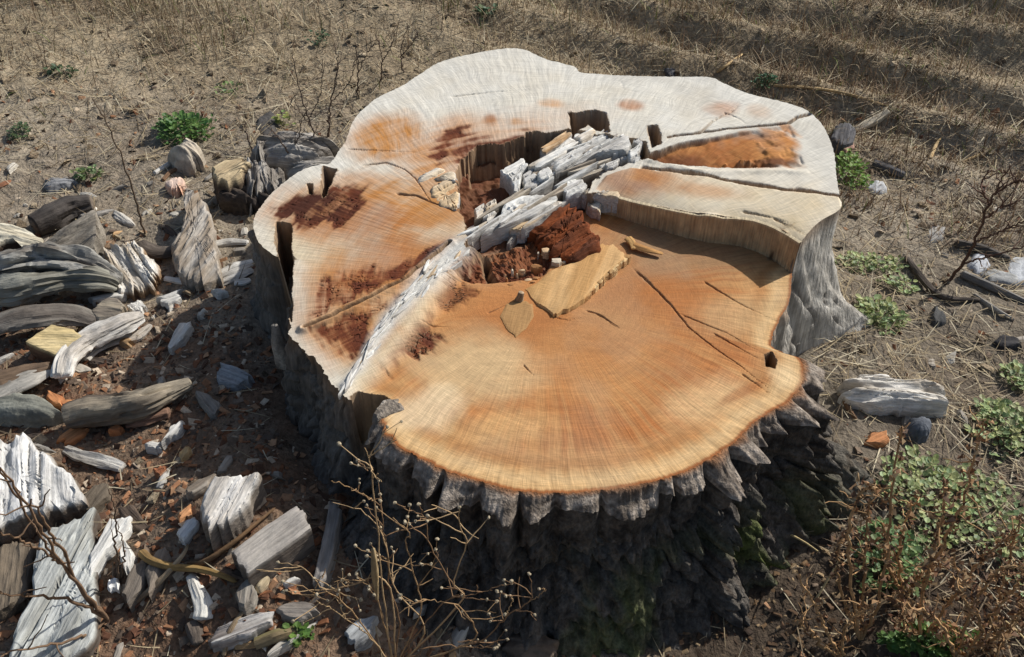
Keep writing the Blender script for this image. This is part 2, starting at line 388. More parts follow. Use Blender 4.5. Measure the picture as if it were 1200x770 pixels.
    zl = zl - .10 * sst(-0.001, 0.0025, sdf(X, Y, W(c4((790,480),(815,470),(832,500),(825,528),(795,520)))))
    # crumbled heart of the lower cut
    K_ = np.asarray(c8((110,345),(200,240),(270,190),(430,130),(520,130),(600,210),(640,250),(600,330),(560,370),(430,380),(330,390),(220,390)))
    sK = sdf(Xw, Yw, W(K_)); inK = sst(-0.004, 0.006, sK)
    zl = zl - inK * (0.010 + 0.008 * fbm(X * 28, Y * 28, o=3, seed=49) + 0.007 * fbm(X * 130, Y * 130, o=3, seed=50))
    d_, s_ = pdist(Xw, Yw, W(c8((295,265),(300,320),(330,370)))); zl = zl - .03 * np.exp(-(d_ / .006) ** 2)
    # thin cracks in the lower cut
    for ln, dp, wd in ((c4((305,160),(370,215),(450,300),(520,385),(600,450),(700,520),(800,600)), .010, .0014), (c4((140,318),(190,330),(240,370),(265,382)), .004, .0013),
                       (c4((30,345),(80,355),(140,340)), .003, .0012), (c8((850,540),(900,570),(960,610)), .006, .0014), (c4((480,330),(650,400),(790,480)), .004, .0013),
                       (c4((560,210),(690,290),(830,358)), .006, .0013), (c4((600,400),(740,480),(800,510)), .004, .0013), (c4((700,545),(790,610),(840,640)), .004, .0013),
                       (c3((650,430),(760,440)), .004, .0013), (c3((640,470),(720,490)), .004, .0013), (c3((1025,575),(1065,620)), .004, .001), (c8((305,545),(400,500)), .004, .0014)):
        d_, s_ = pdist(Xc, Yc, W(ln)); zl = zl - dp * np.exp(-(d_ / (wd * (1.25 - s_))) ** 2) * (1 - .8 * s_) * sst(0, .1, s_)
    # saw strokes
    sw = sst(.05, .4, rr); zl = zl + 0.0003 * sw * vn(th * 160, rr * 9, seed=60); zu = zu + 0.0004 * sw * vn(th * 140, rr * 9, seed=61)
    z = mix(zu, zl, low)
    zone = np.where((sH > 0) & (zone != 1), 4, zone); zone = np.where((sK > 0.002) & (zone == 1), 5, zone)
    return z, zone, dict(halo=halo * (1 - low), low=low, rot=np.maximum(rot * (1 - low), rl * low), ck=ck, inH=inH * (1 - low), inK=inK * low, band=band, innerB=sst(.2, .8, .5 + innerB / mix(.008, .05, sst(.45, .6, X)) + .5 * stk * sst(.4, .58, X)), sC=sC, th=th, rr=rr)

# colours of the cut faces
C_WHITE = srgb(214, 210, 198); C_PALE = srgb(208, 197, 174); C_CREAM = srgb(208, 186, 146); C_ORANGE = srgb(196, 138, 78); C_DEEP = srgb(168, 104, 52)
C_CARA = srgb(184, 128, 70); C_ROT = srgb(92, 46, 26); C_RDARK = srgb(58, 30, 20); C_GREYW = srgb(176, 174, 168); C_RED = srgb(128, 66, 32)
def blob(X, Y, px, rx, ry, rotd=0, low=False, soft=1.0):
    c = (W if low else U)(px); e1 = (W if low else U)((px[0] + rx, px[1])); e2 = (W if low else U)((px[0], px[1] + ry))
    a = abs(e1[0] - c[0]); b = abs(e2[1] - c[1]); r = math.radians(rotd)
    dx, dy = X - c[0], Y - c[1]; u = (dx * math.cos(r) + dy * math.sin(r)) / a; v = (-dx * math.sin(r) + dy * math.cos(r)) / b
    n = 0.35 * fbm(X * 18, Y * 18, o=4, seed=70)
    return sst(1.0 + 0.5 * soft, 1.0 - 0.6 * soft, np.hypot(u, v) + n)
def stump_color(X, Y, z, f, T):
    e = lambda a: a[..., None]
    n1 = fbm(X * 6, Y * 6, o=4, seed=71) * .5 + .5; n2 = fbm(X * 20, Y * 20, o=4, seed=72) * .5 + .5
    th, rr = f['th'], f['rr']; edge = (1 - T)                     # T is 0 in the middle, 1 on the rim
    thw = th + .10 * fbm(X * 3, Y * 3, o=2, seed=170) + .03 * fbm(X * 12, Y * 12, o=2, seed=171)
    fade = sst(.05, .45, rr)
    ray_ = .5 + .5 * fade * vn(thw * 40, rr * 3.2, seed=73); ray2 = .5 + .5 * fade * fbm(thw * 95, rr * 9, o=2, seed=74)
    tang = fbm(rr * 60 + 2 * n1, th * 3, o=3, seed=180) * .5 + .5                # along the rings
    # upper cut: bleached at the back, cream to the left
    back = sst(1.35, 1.9, Y)
    up = mix(mix(C_CREAM, C_PALE, e(n1)), mix(C_PALE, C_WHITE, e(.35 + .65 * n2)), e(np.clip(back * 1.1 + .15 * (ray_ - .5), 0, 1)))
    up = mix(up, C_WHITE, e(sst(.10, .02, edge) * .5))
    up = up * e(.93 + .12 * ray2)
    for px, rx, ry, ro, a, c in (((455,160),42,30,0,1.0,C_CARA), ((450,240),85,38,10,1.0,C_CARA), ((440,310),75,48,20,1.0,C_CARA), ((410,385),50,36,15,.85,C_CARA), ((475,300),50,28,25,1.0,C_DEEP), ((440,255),60,16,0,.75,C_DEEP), ((425,330),50,18,20,.8,C_DEEP), ((520,230),45,34,0,.8,C_CARA), ((500,185),36,24,0,.8,C_CARA),
                           ((395,250),48,26,0,.9,C_DEEP), ((535,165),22,18,0,.8,C_RED), ((575,140),9,6,0,.85,C_RED), ((605,143),8,5,0,.8,C_ORANGE), ((645,122),14,5,0,.7,C_ORANGE),
                           ((740,124),15,6,-10,.85,C_DEEP), ((845,126),20,8,25,.7,C_DEEP), ((560,150),50,20,10,.4,C_ORANGE), ((640,140),70,16,8,.3,C_ORANGE), ((890,130),14,8,0,.4,C_ORANGE)):
        up = mix(up, c, e(np.clip(a * blob(X, Y, px, rx, ry, ro) * (.55 + .5 * ray2 + .5 * (tang - .5)), 0, 1)))
    # wedge B
    bn = sst(.15, .85, n2 * .5 + n1 * .2 + .35 * ray2)
    wb = mix(C_DEEP, C_ORANGE, e(bn)); wb = mix(wb, C_ROT, e(.75 * blob(X, Y, (780,185),60,14,8))); wb = mix(wb, C_RDARK, e(.7 * blob(X, Y, (915,188),30,5,-8)))
    wb = wb * e(1 - .5 * (1 - sst(0, .09, np.abs(vn(thw * 3, rr * 60 + 2.5 * fbm(X * 20, Y * 20, seed=181), seed=75)))) * sst(-.1, .5, fbm(X * 25, Y * 25, seed=182)))
    up = mix(up, wb, e(f['innerB']))
    # ridge C
    rc = mix(C_RED, C_ORANGE, e(n2)); m = np.clip(blob(X, Y, (745,213),62,16,-3) + .6 * blob(X, Y, (830,225),40,10,-6), 0, 1)
    up = mix(up, mix(C_CREAM, C_PALE, e(n2)), e(sst(0, .004, f['sC']) * .8)); up = mix(up, rc, e(m * sst(-.002, .003, f['sC']) * .95))
    # lower cut: fresh orange heartwood, pale sapwood by the rim
    e2 = edge + .03 * (n1 - .5) + .02 * (ray_ - .5)
    heart = mix(srgb(194, 144, 90), srgb(170, 108, 58), e(sst(.25, .75, n1 * .6 + .4 * ray_)))
    lo = mix(srgb(204, 164, 112), heart, e(sst(.06, .24, e2)))
    lo = mix(lo, srgb(172, 116, 64), e(.7 * np.exp(-((e2 - .125) / .035) ** 2)))
    lo = mix(lo, srgb(216, 184, 136), e(.5 * np.exp(-((e2 - .055) / .025) ** 2)))
    lo = mix(lo, srgb(150, 92, 48), e(sst(.018, .004, edge)))
    for px, rx, ry, ro, a, c in (((770,345),60,40,20,.65,srgb(172,108,56)), ((690,425),100,45,0,.4,srgb(176,116,64)), ((560,430),70,45,0,.75,srgb(206,180,136)), ((830,470),50,26,30,.5,srgb(226,196,146)),
                           ((860,370),50,20,20,.55,srgb(196,164,118)), ((500,480),45,25,25,.7,srgb(224,202,164)), ((600,345),70,20,0,.5,srgb(196,134,78)), ((590,500),60,20,10,.4,srgb(222,188,132)),
                           ((820,290),110,30,10,.65,srgb(150,124,92)), ((920,440),20,18,0,.7,srgb(226,198,152)), ((870,460),45,5,35,.5,srgb(150,84,36))):
        lo = mix(lo, c, e(a * blob(X, Y, px, rx, ry, ro, low=True)))
    lo = lo * e(.80 + .32 * ray2 + .12 * (ray_ - .5) + .05 * (tang - .5))
    ringp = vn(edge * 52 + 1.2 * n1, th * 1.2, seed=76); ringq = vn(edge * 105 + 1.5 * n1, th * 2, seed=78); lo = lo * e(.97 + .045 * ringp + .03 * ringq)
    ua = X * .94 + Y * .34; ub = X * .55 - Y * .83; va = X * .34 - Y * .94; vb = X * .83 + Y * .55
    sa_ = vn((ua + .5 * va * va) * 210, va * 6, seed=79) * sst(-.1, .35, fbm(X * 4, Y * 4, seed=81)) + vn((ub - .4 * vb * vb) * 190, vb * 6, seed=82) * sst(.0, .4, fbm(X * 4 + 9, Y * 4, seed=83))
    lo = lo * e(1 + .075 * sa_); up = up * e(1 + .05 * sa_)                   # chainsaw scores
    grey = sst(.1, .5, fbm(X * 7, Y * 7, o=4, seed=84)); lo = mix(lo, srgb(158, 138, 112), e(.22 * grey)); up = mix(up, srgb(176, 170, 158), e(.30 * grey))
    c = mix(up, lo, e(f['low']))
    # rot, band, hollow
    c = mix(c, mix(C_DEEP, C_ORANGE, e(n2)), e(np.clip(.75 * f['halo'] * (.5 + .6 * tang), 0, .85)))
    rc = mix(C_RED, C_ROT, e(sst(.2, .7, .5 * n2 + .35 * tang + .25 * ray2))); rc = mix(rc, C_RDARK, e(.8 * f['ck'])); rc = mix(rc, C_RDARK, e(.75 * blob(X, Y, (370,238),46,20,5)))
    c = mix(c, rc, e(np.clip(f['rot'] * 1.3 * sst(.15, .62, n2 * .45 + ray2 * .25 + tang * .45), 0, 1)))
    c = mix(c, mix(C_GREYW, C_WHITE, e(n2)), e(np.clip(f['band'] * 1.2 - .25 * n1, 0, 1)))
    hc = mix(C_ROT, srgb(120, 84, 58), e(n2)); c = mix(c, hc, e(f['inH']))
    kc = mix(C_ROT, srgb(134, 82, 48), e(sst(.3, .75, n2))); c = mix(c, kc, e(f['inK']))
    rim = mix(srgb(128, 76, 44), srgb(92, 70, 56), e(n2))
    return c

tt = np.linspace(0, 1, NR) ** 0.85
RR = tt[:, None] * RT[None, :]
X = CX + RR * np.cos(TH); Y = CY + RR * np.sin(TH)
Z, ZONE, F = stump_height(X, Y)
rimz = Z[-1].copy()
COL = stump_color(X, Y, Z, F, np.broadcast_to(tt[:, None], X.shape))
# steep walls and cracks take a browner tone than the sawn face
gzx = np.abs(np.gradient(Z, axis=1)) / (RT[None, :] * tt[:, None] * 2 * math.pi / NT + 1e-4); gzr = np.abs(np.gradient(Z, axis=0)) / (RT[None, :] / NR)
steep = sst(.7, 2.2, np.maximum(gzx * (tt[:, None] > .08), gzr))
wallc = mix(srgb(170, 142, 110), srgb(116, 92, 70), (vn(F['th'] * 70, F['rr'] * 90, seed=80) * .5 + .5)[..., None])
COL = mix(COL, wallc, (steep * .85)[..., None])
GR = np.stack([F['rr'], F['th'] * .5 + .05 * fbm(X * 3, Y * 3, o=2, seed=170) + .015 * fbm(X * 12, Y * 12, o=2, seed=171), Z], -1)
VT = np.stack([X, Y, Z], -1).reshape(-1, 3)
Q = grid_quads(NR, NT, wrap=True); QZ = ZONE.reshape(-1)[Q[:, 0]]

base = np.array([CX, CY, float(gz(CX, CY)) - 0.02])
stump = link('tree_stump', None, loc=base)
tag(stump, 'huge sawn tree stump with split hollow centre and thick dark bark', 'tree stump')
def stump_part(name, quads, label=None, Vs=None, cs=None, gs=None, mat=M_CUT, sharp=50):
    u, inv = np.unique(quads, return_inverse=True)
    me = mesh_np(name, local(Vs[u], base), quads=inv.reshape(-1, 4), col=cs[u], gr=gs[u], sharp=sharp)
    o = link(name, me, mat, stump)
    if label: o['label'] = label
    return o
CF, GF = COL.reshape(-1, 3), GR.reshape(-1, 3)
PART = {}
for k, nm, lb in ((0, 'upper_cut_face', 'bleached upper saw cut with brown rot stains'), (1, 'lower_cut_face', 'fresh orange lower saw cut'), (2, 'split_wedge', 'brown cracked wedge of wood'),
                  (3, 'raised_ridge', 'raised ridge of wood with brown inner end'), (4, 'hollow_heart', 'hollow rotten heart'), (5, 'crumbled_heart', 'crumbled dark brown rot')):
    PART[nm] = stump_part(nm, Q[QZ == k], lb, VT, CF, GF)

# ---------------- sides: bark in front, bare grey wood on the right and left
NV1, NV2 = 14, 120
zb = gz(CX + (RT + .12) * np.cos(TH), CY + (RT + .12) * np.sin(TH), False) - 0.045
dirx, diry = np.cos(TH), np.sin(TH)
def angwin(px, width, low=True):    # window round the direction of a rim pixel
    p = (W if low else U)(px); a = math.atan2(p[1] - CY, p[0] - CX)
    d = (TH - a + math.pi) % (2 * math.pi) - math.pi; return np.exp(-(d / width) ** 2)
def angle_of(px, low=True):
    p = (W if low else U)(px); return math.atan2(p[1] - CY, p[0] - CX) % (2 * math.pi)
a0 = angle_of((436, 486)); a1 = angle_of((928, 414))
inb = lambda a: ((a - a0) % (2 * math.pi)) < ((a1 - a0) % (2 * math.pi))
da0 = (TH - a0 + math.pi) % (2 * math.pi) - math.pi; da1 = (TH - a1 + math.pi) % (2 * math.pi) - math.pi
BK = np.where(inb(TH), 1.0, 0.0); BK = BK * sst(0, .03, np.abs(da0)) * sst(0, .03, np.abs(da1))      # 1 where the bark is still on
arc = np.r_[0, np.cumsum(np.hypot(np.diff(RX), np.diff(RY)))]
flare = 0.035 + 0.10 * BK + 0.24 * angwin((981, 258), .06, False) + 0.10 * angwin((930, 440), .14) + 0.04 * angwin((330, 300), .3, False) + 0.05 * angwin((500, 545), .25)
flare = flare + 0.03 * angwin((960, 330), .2, False) + .05 * angwin((395, 455), .12, False)
notches = [angle_of(p) for p in ((468,553),(517,556),(561,572),(608,580),(653,581),(705,580),(777,570),(792,562),(832,550),(865,532),(884,512),(903,498),(921,486),(936,470),(943,450))]
def furrow_top(th):
    d = np.min([np.abs((th - a + math.pi) % (2 * math.pi) - math.pi) for a in notches], axis=0)
    return sst(.001, .024, d + .006 * fbm(th * 40, 0, o=3, seed=190)) ** .8
LEFT = sst(CX - .1, CX - .25, RX) * 1.0
rows = []; cols = []; grs = []
Rn = RT
# ring: from the wood edge out to the outer edge of the bark
ringw = (0.047 + 0.020 * vn(TH * 5, 0, seed=90) + .008 * vn(TH * 19, 0, seed=89) + .005 * fbm(TH * 60, 0, o=4, seed=191)) * BK
nshift = .03 * fbm(TH * 9, 0, seed=91)
f0 = furrow_top(TH)
deepn = .08 + .75 * sst(.35, .9, vn(TH * 11, 0, seed=192) * .5 + .5)      # not every furrow reaches the wood
nsort = np.sort(np.asarray(notches)); pid = np.searchsorted(nsort, TH); prn = np.random.default_rng(5); pw = prn.uniform(.62, 1.3, len(nsort) + 1)[pid]; pz = (prn.random(len(nsort) + 1) ** 2 * .022)[pid]; ptl = prn.normal(0, .10, len(nsort) + 1)[pid]
na = len(nsort); lo_a = np.r_[nsort[-1] - 2 * math.pi, nsort][pid]; hi_a = np.r_[nsort, nsort[0] + 2 * math.pi][pid]
pp = np.clip((TH - lo_a) / (hi_a - lo_a + 1e-6), 0, 1); pk = prn.uniform(.12, .88, na + 1)[pid]; tri = 1 - prn.uniform(.25, .7, na + 1)[pid] * np.where(pp < pk, (pk - pp) / pk, (pp - pk) / (1 - pk)) ** 1.2      # lopsided teeth
tri = tri + .10 * fbm(TH * 55, 0, o=3, seed=194)
ringw = ringw * pw * np.where(BK > 0, tri, 1)
outer = ringw * (deepn + (1 - deepn) * f0)
def bark_col(s, zz, d, lit):
    n = fbm(s * 30, zz * 22, d * 30, o=4, seed=92) * .5 + .5; n2 = fbm(s * 90, zz * 80, o=3, seed=93) * .5 + .5
    c = mix(srgb(44, 40, 37), srgb(112, 106, 98), sst(.15, .85, n * .5 + n2 * .5)[..., None])
    c = mix(c, srgb(78, 62, 48), (.5 * sst(.55, .8, n2))[..., None])
    return c
for i in range(NV1):
    t = i / (NV1 - 1)
    r = Rn + outer * t
    zc = rimz - 0.004 * t * BK - 0.016 * t * t * BK + .004 * BK * t * fbm(arc * 18, 0, seed=193) + .0015 * BK * fbm(arc * 60, t * 4, o=3, seed=94) * t - 0.012 * (1 - f0) * t * BK - (pz * sst(.15, .45, t) + ptl * t * .02) * BK * f0
    rows.append(np.stack([CX + r * dirx, CY + r * diry, zc], -1))
    n = fbm(arc * 50, t * 5, o=4, seed=95) * .5 + .5
    c = mix(srgb(132, 96, 68), mix(srgb(96, 86, 76), srgb(164, 152, 138), sst(.2, .8, n)[:, None]), sst(.05, .35, t))
    woodc = COL[-1]; cols.append(mix(woodc, c, (BK * (1 if i else .5))[:, None])); grs.append(rows[-1].copy())
ztop = rows[-1][:, 2]
for j in range(1, NV2 + 1):
    v = j / NV2; vv = v ** 1.25
    zc = mix(ztop, zb, vv); depth = ztop - zc
    # bark plates: furrows keep their top position and wander downwards, then break into blocks
    s = TH + .06 * fbm(TH * 6, depth * 9, o=3, seed=96) * sst(0, .15, depth)
    ft = furrow_top(s)
    d1, d2, cid = worley(arc * 17 + .7 * fbm(arc * 9, depth * 14, seed=97), depth * 13 + 3 + .5 * fbm(arc * 12, depth * 12, seed=110), seed=98)
    fw = sst(.03, .30, d2 - d1)
    e1, e2_, _ = worley(arc * 44 + .8 * fbm(arc * 20, depth * 20, seed=99), depth * 34, seed=100); fs = sst(.02, .35, e2_ - e1)
    wgt = sst(.01, .12, depth)
    Fp = mix(ft, np.minimum(fw, .35 + .65 * ft), wgt)
    plate = Fp * (.75 + .25 * fs * wgt + .2 * (cid - .5) * wgt)
    keep = mix(1.0, .72, sst(0, .25, depth))
    under = 1 - .08 * np.exp(-((depth - .05) / .03) ** 2)            # plates undercut just below their sawn edge
    rb = ringw * (deepn * (1 - .5 * wgt) + (1 - deepn * (1 - .5 * wgt)) * plate) * keep * under + .008 * fbm(arc * 70, depth * 55, o=3, seed=101) * wgt * BK
    # bare wood: vertical flutes and checks
    fl = fbm(arc * 16 + .3 * fbm(arc * 4, depth * 5, seed=102), depth * 1.6, o=3, seed=103); ch = 1 - sst(0, .10, np.abs(vn(arc * 42, depth * 2.2, seed=104)))
    rw = (.013 * fl - .010 * ch + .004 * fbm(arc * 120, depth * 12, o=2, seed=105)) * sst(0, .035, depth)
    blk = sst(.03, .3, d2 - d1); rw = rw + LEFT * sst(0, .04, depth) * (.010 * (blk - .6) + .010 * fbm(arc * 40, depth * 25, o=3, seed=111) + .014 * (cid - .5))
    lump = (.02 * fbm(arc * 9, depth * 10, o=3, seed=106) + .012 * BK * (cid - .5) + .010 * BK * fbm(arc * 38, depth * 34, o=3, seed=109)) * sst(.02, .12, depth)
    r = Rn + rb * BK + rw * (1 - BK) + lump + flare * vv ** 2.0
    P = np.stack([CX + r * dirx, CY + r * diry, zc], -1); rows.append(P)
    cb = bark_col(arc, zc, rb, 0); moss = sst(.48, .72, fbm(arc * 14, depth * 10, o=3, seed=107) * .5 + .5) * sst(.08, .2, depth) * (angwin((860, 520), .3) + angwin((720, 570), .2) * .5)
    cb = mix(cb, srgb(92, 104, 42), np.clip(moss * .8, 0, .8)[:, None])
    n = fbm(arc * 22, depth * 2.5, o=4, seed=108) * .5 + .5
    cw = mix(srgb(136, 130, 120), srgb(190, 186, 176), n[:, None]); cw = mix(cw, srgb(78, 70, 62), (.75 * ch)[:, None])
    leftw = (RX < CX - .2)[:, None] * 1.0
    cw = mix(cw, mix(srgb(62, 56, 50), srgb(104, 97, 89), n[:, None]), leftw * .85)                                # the left flank takes a darker grey brown
    cw = mix(cw, srgb(150, 118, 84), (sst(.05, .0, depth) * .5)[:, None])
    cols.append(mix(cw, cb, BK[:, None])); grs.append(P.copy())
SV = np.stack(rows); SC = np.stack(cols); nrow = SV.shape[0]
SQ = grid_quads(nrow, NT, wrap=True)
tcol = TH[(SQ[:, 0]) % NT]
isb = inb(tcol)
pr_ = math.pi
rightmask = (~isb) & (np.cos(tcol) > .2) & (((tcol - a1) % (2 * math.pi)) < 1.6)
fv, fc, fg = SV.reshape(-1, 3), SC.reshape(-1, 3), np.stack(grs).reshape(-1, 3)
stump_part('bark', SQ[isb][:, ::-1], 'thick dark furrowed bark with moss', fv, fc, fg, M_BARK, 65)
stump_part('bare_wood_side', SQ[rightmask][:, ::-1], 'bare silver grey wood with vertical checks', fv, fc, fg, M_SIDE, 65)
stump_part('weathered_flank', SQ[~isb & ~rightmask][:, ::-1], 'dark weathered flank without bark', fv, fc, fg, M_SIDE, 65)

# ------------------------------------------------------------------ generic pieces of wood and stone
def piece(poly, top, thick, col, col2=None, n=110, rings=18, side=6, rough=.004, edge=.004, grain=None, dome=.0, seed=0, sink=.0, groove=.0, batter=.0, endcol=None, tilt=(0, 0)):
    """slab with a star-shaped outline (world xyz points of the top edge); returns vertices, quads, colours, grain coordinates"""
    P = resample(np.asarray(poly, float), n, closed=True); c = P.mean(0)
    if grain is None:
        q = P[:, :2] - c[:2]; w_, vec = np.linalg.eigh(q.T @ q); grain = vec[:, 1]
    g = np.asarray(grain) / np.linalg.norm(grain); h = np.array([-g[1], g[0]])
    P = P.copy(); k = np.arange(n)
    nr_ = fbm(P[:, 0] * 45 + seed, P[:, 1] * 45, o=3, seed=seed); d = P[:, :2] - c[:2]; L = np.linalg.norm(d, axis=1, keepdims=True)
    P[:, :2] += d / (L + 1e-6) * (edge * nr_)[:, None]
    uu = (P[:, :2] - c[:2]) @ g; vv_ = (P[:, :2] - c[:2]) @ h
    jag = (np.abs(uu) / (np.abs(uu).max() + 1e-6)) ** 3 * np.sign(uu) * (2.2 * edge * vn(vv_ * 130 + seed, 0 * vv_ + seed, seed=seed + 11) + 1.2 * edge * vn(vv_ * 330 + seed, 0 * vv_, seed=seed + 12))   # splintered ends
    P[:, :2] += jag[:, None] * g
    rows = []
    for i in range(rings):
        t = (i / (rings - 1)) ** .8; R = c + (P - c) * t
        u, v = (R[:, :2] - c[:2]) @ g, (R[:, :2] - c[:2]) @ h
        z = R[:, 2] + dome * (1 - t ** 2.2) + rough * fbm(u * 12 + seed, v * 70, o=3, seed=seed) - groove * (.7 * (1 - sst(0, .20, np.abs(vn(u * 3 + seed, v * 48, seed=seed + 3)))) + .5 * (1 - sst(0, .25, np.abs(vn(u * 6 + seed, v * 120, seed=seed + 4))))) - edge * .5 * sst(.9, 1, t)
        rows.append(np.c_[R[:, :2], z])
    for j in range(1, side + 1):
        t = j / side; R = rows[rings - 1].copy()
        dd = (P[:, :2] - c[:2]); u, v = dd @ g, dd @ h
        o = 1 + batter * t; nn = 1.0 * rough * fbm(u * 60 + seed, v * 60, t * 2, o=3, seed=seed + 5)
        R[:, :2] = c[:2] + dd * o + dd / (np.linalg.norm(dd, axis=1, keepdims=True) + 1e-6) * (nn + edge * .5)[:, None]
        R[:, 2] = R[:, 2] - (thick + sink) * t; rows.append(R)
    R = rows[-1].copy(); R[:, :2] = c[:2] + (R[:, :2] - c[:2]) * .05; rows.append(R)
    A = np.stack(rows); Vv = A.reshape(-1, 3); qd = grid_quads(A.shape[0], n, wrap=True)
    rel = Vv - c; gr = np.c_[rel[:, :2] @ g, rel[:, :2] @ h, rel[:, 2]] + seed * .37
    m = fbm(gr[:, 0] * 8, gr[:, 1] * 50, gr[:, 2] * 50, o=3, seed=seed + 7) * .5 + .5
    C = mix(np.asarray(col), np.asarray(col if col2 is None else col2), sst(.25, .75, m)[:, None])
    gm = 1 - sst(0, .20, np.abs(vn((gr[:, 0] - seed * .37) * 3 + seed, (gr[:, 1] - seed * .37) * 48, seed=seed + 3))); C = C * (1 - min(groove * 30, .35) * gm)[:, None]   # the splits are coloured darker
    if endcol is not None:
        w = np.zeros(len(Vv)); w[rings * n:] = 1; C = mix(C, np.asarray(endcol), w[:, None])
    return Vv, qd, C, gr
def logshape(spine, rad, col, col2=None, n=24, m=60, flat=1.0, rough=.15, seed=0, grooves=.0, tip=.25, endcol=None, up=(0, 0, 1)):
    """bent, tapering log or stick along a 3-D spine"""
    S = resample(smooth_line(spine, 120), m); T = np.gradient(S, axis=0); T /= np.linalg.norm(T, axis=1, keepdims=True) + 1e-9
    up = np.asarray(up, float); Bv = np.cross(T, up); Bv /= np.linalg.norm(Bv, axis=1, keepdims=True) + 1e-9; Nv = np.cross(Bv, T)
    L = np.r_[0, np.cumsum(np.linalg.norm(np.diff(S, axis=0), axis=1))]; t = L / L[-1]
    R = np.interp(t, np.linspace(0, 1, len(rad)), rad)
    cap = np.sqrt(np.clip(np.minimum(t, 1 - t) * L[-1] / (R * tip + 1e-5), 0, 1)) if tip > 0 else np.ones(m)
    cap[0] = cap[-1] = .05
    a = np.arange(n) * 2 * math.pi / n
    ca, sa = np.cos(a)[None, :], np.sin(a)[None, :]
    nz = 1 + rough * fbm(ca * 2.2 + seed, sa * 2.2, L[:, None] * 14, o=4, seed=seed) * 1.6 - grooves * (1 - sst(0, .22, np.abs(vn(np.broadcast_to(a[None, :] * 3.5, (m, n)) + seed, L[:, None] * 4 + 0 * a, seed=seed + 2))))
    rr = R[:, None] * cap[:, None] * nz
    A = S[:, None, :] + Bv[:, None, :] * (rr * ca)[..., None] + Nv[:, None, :] * (rr * sa * flat)[..., None]
    Vv = A.reshape(-1, 3); qd = grid_quads(m, n, wrap=True)
    gr = np.stack([np.broadcast_to(L[:, None], (m, n)), rr * ca, rr * sa], -1).reshape(-1, 3) + seed * .37
    mm = fbm(gr[:, 0] * 7, gr[:, 1] * 45, gr[:, 2] * 45, o=3, seed=seed + 7) * .5 + .5
    C = mix(np.asarray(col), np.asarray(col if col2 is None else col2), sst(.25, .75, mm)[:, None])
    if endcol is not None:
        w = np.zeros((m, n)); w[:2] = 1; w[-2:] = 1; C = mix(C, np.asarray(endcol), w.reshape(-1, 1))
    return Vv, qd, C, gr
def put(name, shp, mat=M_WOOD, parent=None, sharp=40, b=None):
    Vv, qd, C, gr = shp
    if b is None:
        b = np.array([Vv[:, 0].mean(), Vv[:, 1].mean(), Vv[:, 2].min()])
    if parent is not None: b = base
    o = link(name, mesh_np(name, local(Vv, b), quads=qd, col=C, gr=gr, sharp=sharp), mat, parent)
    if parent is None: o.location = [float(q) for q in b]
    return o

# ------------------------------------------------------------------ splinters standing in the hollow heart
WS, WG, WT_ = srgb(228, 226, 218), srgb(188, 184, 176), srgb(204, 182, 150)
rng = np.random.default_rng(23)
gdir = U((760, 165))[:2] - U((560, 275))[:2]
splinters = [
  (c7((370,600),(430,545),(480,460),(560,425),(690,410),(730,400),(735,440),(680,470),(600,520),(500,560)), .000, .05, WS, WG),
  (c7((450,295),(560,235),(600,260),(560,300),(545,400),(530,400),(505,330)), -.002, .06, WS, WG),
  (c7((565,320),(620,285),(640,330),(635,380),(580,390)), -.008, .05, WG, WS),
  (c7((640,300),(690,270),(715,300),(700,330),(650,330)), .004, .055, WS, WG),
  (c7((600,255),(700,215),(810,125),(845,150),(740,230),(650,280)), .002, .05, WS, WT_),
  (c7((720,255),(850,165),(905,180),(800,260),(735,290)), .004, .06, WS, WG),
  (c7((800,270),(910,190),(1080,110),(1110,140),(1100,190),(930,205),(850,255)), .006, .06, WS, WG),
  (c7((820,120),(915,65),(925,105),(870,150)), .002, .06, WT_, WS),
  (c7((890,145),(960,110),(1080,90),(1060,120),(910,180)), .000, .05, WS, WG),
  (c7((765,310),(890,245),(925,270),(925,300),(800,325)), -.010, .05, WG, WS),
  (c7((730,375),(780,345),(860,335),(885,370),(870,400),(790,420)), -.006, .05, WS, WG),
  (c7((945,250),(965,238),(982,250),(980,285),(955,290)), -.006, .05, WG, WS),
  (c7((985,265),(1040,240),(1048,270),(1000,290)), -.004, .045, WS, WG),
  (c7((1098,200),(1150,165),(1168,180),(1140,205),(1165,250),(1110,250)), .002, .05, WS, WG),
  (c7((320,480),(360,455),(380,500),(345,545)), -.012, .04, WT_, WS),
  (c7((380,470),(430,435),(450,470),(400,545),(375,540)), -.008, .04, WT_, WS),
  (c7((45,310),(130,275),(225,310),(230,350),(130,335),(50,345)), .006, .02, srgb(216,196,164), WS),
  (c7((105,345),(220,350),(240,400),(235,490),(180,480),(110,420)), .003, .02, srgb(210,182,142), WT_),
  (c7((580,560),(740,450),(760,460),(620,560),(590,575)), -.004, .03, WT_, WG),
  (c7((500,590),(540,560),(585,560),(580,600)), -.014, .03, WT_, srgb(206,176,134)),
  (c7((280,590),(320,570),(350,600),(300,660)), -.012, .03, WT_, WG),
  (c7((1050,200),(1095,185),(1100,240),(1060,245)), -.012, .05, WG, WS),
  (c7((1110,110),(1190,80),(1195,130),(1160,165),(1120,150)), -.002, .05, WS, WG),
  (c7((660,180),(800,90),(815,105),(690,200)), -.004, .05, srgb(190,150,104), WT_),
  (c7((860,400),(900,385),(1050,415),(1050,435),(960,430)), -.004, .04, WG, WT_),
  (c7((890,445),(950,460),(955,500),(900,470)), -.02, .03, WT_, WG)]
